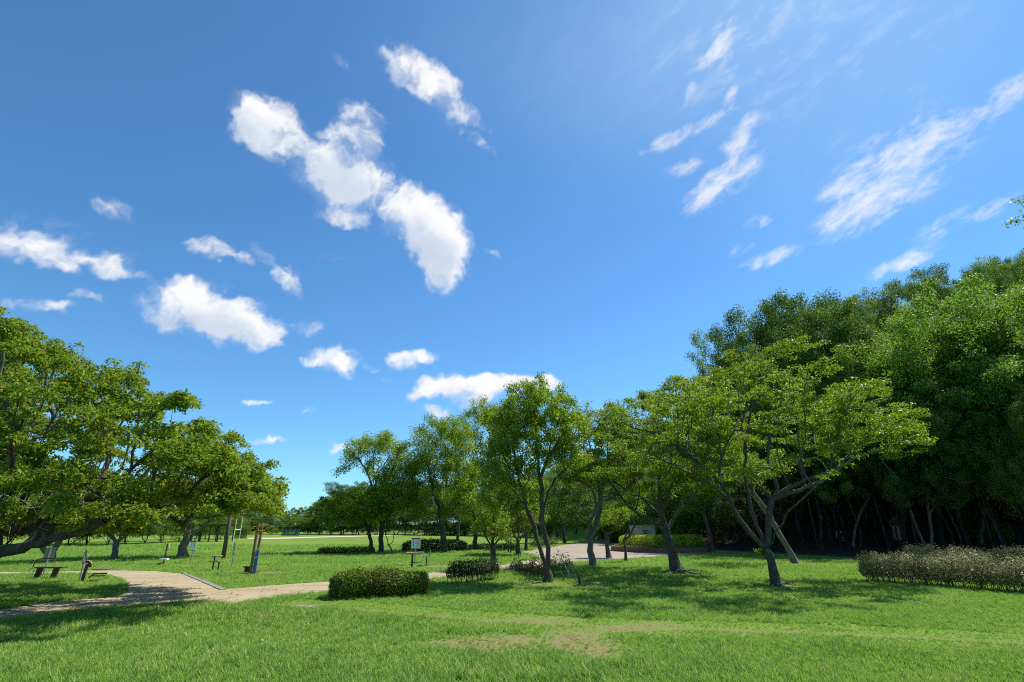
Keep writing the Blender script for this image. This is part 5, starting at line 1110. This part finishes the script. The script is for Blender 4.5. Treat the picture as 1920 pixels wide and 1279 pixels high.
# ---------------------------------------------------------------- people
M_skin = simple('skin', (.55, .33, .24), .5, var=.04, bump=0); M_hair = simple('black_hair', (.012, .010, .009), .5, var=.2, bump=0)
M_pink = simple('pink_cloth', (.52, .22, .20), .8, var=.12, bump=0); M_brown = simple('brown_cloth', (.12, .06, .045), .85, var=.15, bump=0)
M_pale = simple('pale_blue_cloth', (.42, .52, .68), .8, var=.1, bump=0); M_nav = simple('navy_cloth', (.02, .025, .05), .85, var=.1, bump=0); M_shoe = simple('dark_shoe', (.02, .02, .02), .6, bump=0)
def skin(name, verts, edges, radii, mat, parent, lev=2):
    me = bpy.data.meshes.new(name); me.from_pydata(verts, edges, []); me.materials.append(mat); o = link(name, me, parent)
    md = o.modifiers.new('skin', 'SKIN'); md.use_smooth_shade = True
    for i, r in enumerate(radii):
        v = me.skin_vertices[0].data[i]; v.radius = (r, r) if isinstance(r, float) else r
        v.use_root = (i == 0)
    s = o.modifiers.new('sub', 'SUBSURF'); s.levels = s.render_levels = lev
    return o
def person(loc, rz, s, J, label, clothes, hair):
    """J: joint name -> point, metres for a 1.6 m adult, scaled by s"""
    t = thing('person', loc, label, 'person', rz=rz); order = list(J); idx = {k: i for i, k in enumerate(order)}
    V = [Vector(J[k])*s for k in order]; E = []
    R = {'pelvis': .115, 'waist': .10, 'chest': .125, 'neck': .05, 'chin': .06, 'head': .098, 'crown': .075, 'sl': .05, 'sr': .05, 'el': .038, 'er': .038, 'wl': .026, 'wr': .026, 'hl': .075, 'hr': .075, 'kl': .052, 'kr': .052, 'al': .033, 'ar': .033, 'tl': .03, 'tr': .03, 'pl': .034, 'pr': .034}
    for a, b in (('pelvis','waist'),('waist','chest'),('chest','neck'),('neck','chin'),('chin','head'),('head','crown'),('chest','sl'),('chest','sr'),('sl','el'),('sr','er'),('el','wl'),('er','wr'),('wl','pl'),('wr','pr'),('pelvis','hl'),('pelvis','hr'),('hl','kl'),('hr','kr'),('kl','al'),('kr','ar'),('al','tl'),('ar','tr')): E.append((idx[a], idx[b]))
    n0 = len(V); rad_l = [R[k]*s for k in order]
    for w, p in (('wl', 'pl'), ('wr', 'pr')):              # five fingers on each palm
        d = (Vector(J[p])-Vector(J[w])).normalized(); sd_ = d.orthogonal().normalized(); ph = Vector(J[p])
        for k in range(5):
            off = sd_*(.018*(k-1.5)) if k < 4 else sd_*.035-d*.02; ln = (.06, .075, .07, .055, .045)[k]; V.append((ph+off+d*ln)*s); rad_l.append(.009*s); E.append((idx[p], len(V)-1))
    skin('body', V, E, rad_l, M_skin, t)
    hd = Vector(J['head'])*s; face = Vector(hair[1])
    mb = MB(); bmesh.ops.create_uvsphere(mb.bm, u_segments=18, v_segments=12, radius=.122*s, matrix=Matrix.Translation(hd-face*.022*s+Vector((0, 0, .022*s))) @ Matrix.Diagonal((.95, .95, 1.05, 1))); mb.build('hair', M_hair, t, True)
    if hair[0] == 'long': MB().tube([hd-face*.06*s, hd-face*.10*s+Vector((0, 0, -.14*s)), hd-face*.09*s+Vector((0, 0, -.32*s))], [.10*s, .09*s, .03*s], 10).build('hair', M_hair, t, True)
    f_ = MB(); sidev = face.cross(Vector((0, 0, 1))).normalized()
    for q in (-1, 1): f_.lathe([(.010*s, -.006*s), (.012*s, 0), (.006*s, .008*s)], hd+face*.085*s+sidev*q*.034*s, 8)
    f_.build('eyes', M_hair, t); MB().tube([hd+face*.09*s+Vector((0, 0, .0)), hd+face*.115*s+Vector((0, 0, -.025*s)), hd+face*.09*s+Vector((0, 0, -.035*s))], [.008*s, .016*s, .01*s], 6).build('nose', M_skin, t, True)
    for (nm, keys, links_, rs, mat) in clothes: skin(nm, [Vector(J[k])*s for k in keys], links_, [r*s for r in rs], mat, t)
    return t
# standing person in a long pink skirt beside the black trunk
J = dict(pelvis=(0,0,.86), waist=(0,.0,1.0), chest=(0,.0,1.20), neck=(0,.0,1.34), chin=(-.01,-.02,1.40), head=(-.01,-.02,1.48), crown=(-.01,-.01,1.55), sl=(-.17,0,1.29), sr=(.17,0,1.29), el=(-.25,.02,1.05), er=(.24,.02,1.05), wl=(-.20,-.12,.88), wr=(.23,-.06,.84), pl=(-.18,-.17,.84), pr=(.23,-.08,.77),
         hl=(-.09,0,.80), hr=(.09,0,.80), kl=(-.10,-.01,.45), kr=(.10,-.01,.45), al=(-.10,.02,.08), ar=(.10,.02,.08), tl=(-.11,-.12,.035), tr=(.11,-.12,.035))
b = T(1686, 1016.5); hh = hpx(b, 966)
person(b, rad(-25), hh/1.6, J, 'person in a long pink skirt and brown top standing beside a thick black trunk', [
    ('top', ['pelvis','waist','chest','neck','sl','sr','el','er'], [(0,1),(1,2),(2,3),(2,4),(2,5),(4,6),(5,7)], [.125,.118,.142,.062,.072,.072,.055,.055], M_brown)], ('long', (0, -1, 0)))
tr_ = [o for o in COL.objects if o.get('category') == 'person'][-1]; s = hh/1.6
MB().lathe([(.27*s, .10*s), (.25*s, .4*s), (.20*s, .75*s), (.135*s, .98*s)], (0, 0, 0), 22, .8).build('skirt', M_pink, tr_, True)
for x in (-.11, .11): MB().box((x*s, -.06*s, .04*s), (.08*s, .24*s, .07*s), bev=.02*s).build('shoe', M_shoe, tr_)
# stooping child
J = dict(pelvis=(.10,0,.78), waist=(.0,0,.90), chest=(-.20,0,.98), neck=(-.34,0,1.0), chin=(-.40,0,.97), head=(-.46,0,.99), crown=(-.53,0,1.0), sl=(-.26,-.15,.97), sr=(-.26,.15,.97), el=(-.34,-.18,.72), er=(-.34,.17,.72), wl=(-.44,-.14,.5), wr=(-.44,.14,.5), pl=(-.47,-.13,.43), pr=(-.47,.13,.43),
         hl=(.10,-.09,.74), hr=(.10,.09,.74), kl=(-.02,-.11,.43), kr=(.02,.11,.43), al=(.10,-.11,.08), ar=(.14,.11,.08), tl=(-.04,-.12,.035), tr=(.0,.12,.035))
b = T(1580, 1018); hh = hpx(b, 994)
t = person(b, rad(20), hh/1.08, J, 'child in a pale blue top bending down on the shaded ground', [
    ('top', ['waist','chest','neck','sl','sr','el','er'], [(0,1),(1,2),(1,3),(1,4),(3,5),(4,6)], [.135,.155,.065,.075,.075,.055,.055], M_pale),
    ('shorts', ['waist','pelvis','hl','hr','kl','kr'], [(0,1),(1,2),(1,3),(2,4),(3,5)], [.118,.135,.092,.092,.075,.075], M_nav)], ('short', (-.7, 0, -.7)))
s = hh/1.08
for x, y in ((.03, -.115), (.07, .115)): MB().box((x*s, y*s, .04*s), (.24*s, .08*s, .07*s), bev=.02*s).build('shoe', M_shoe, t)
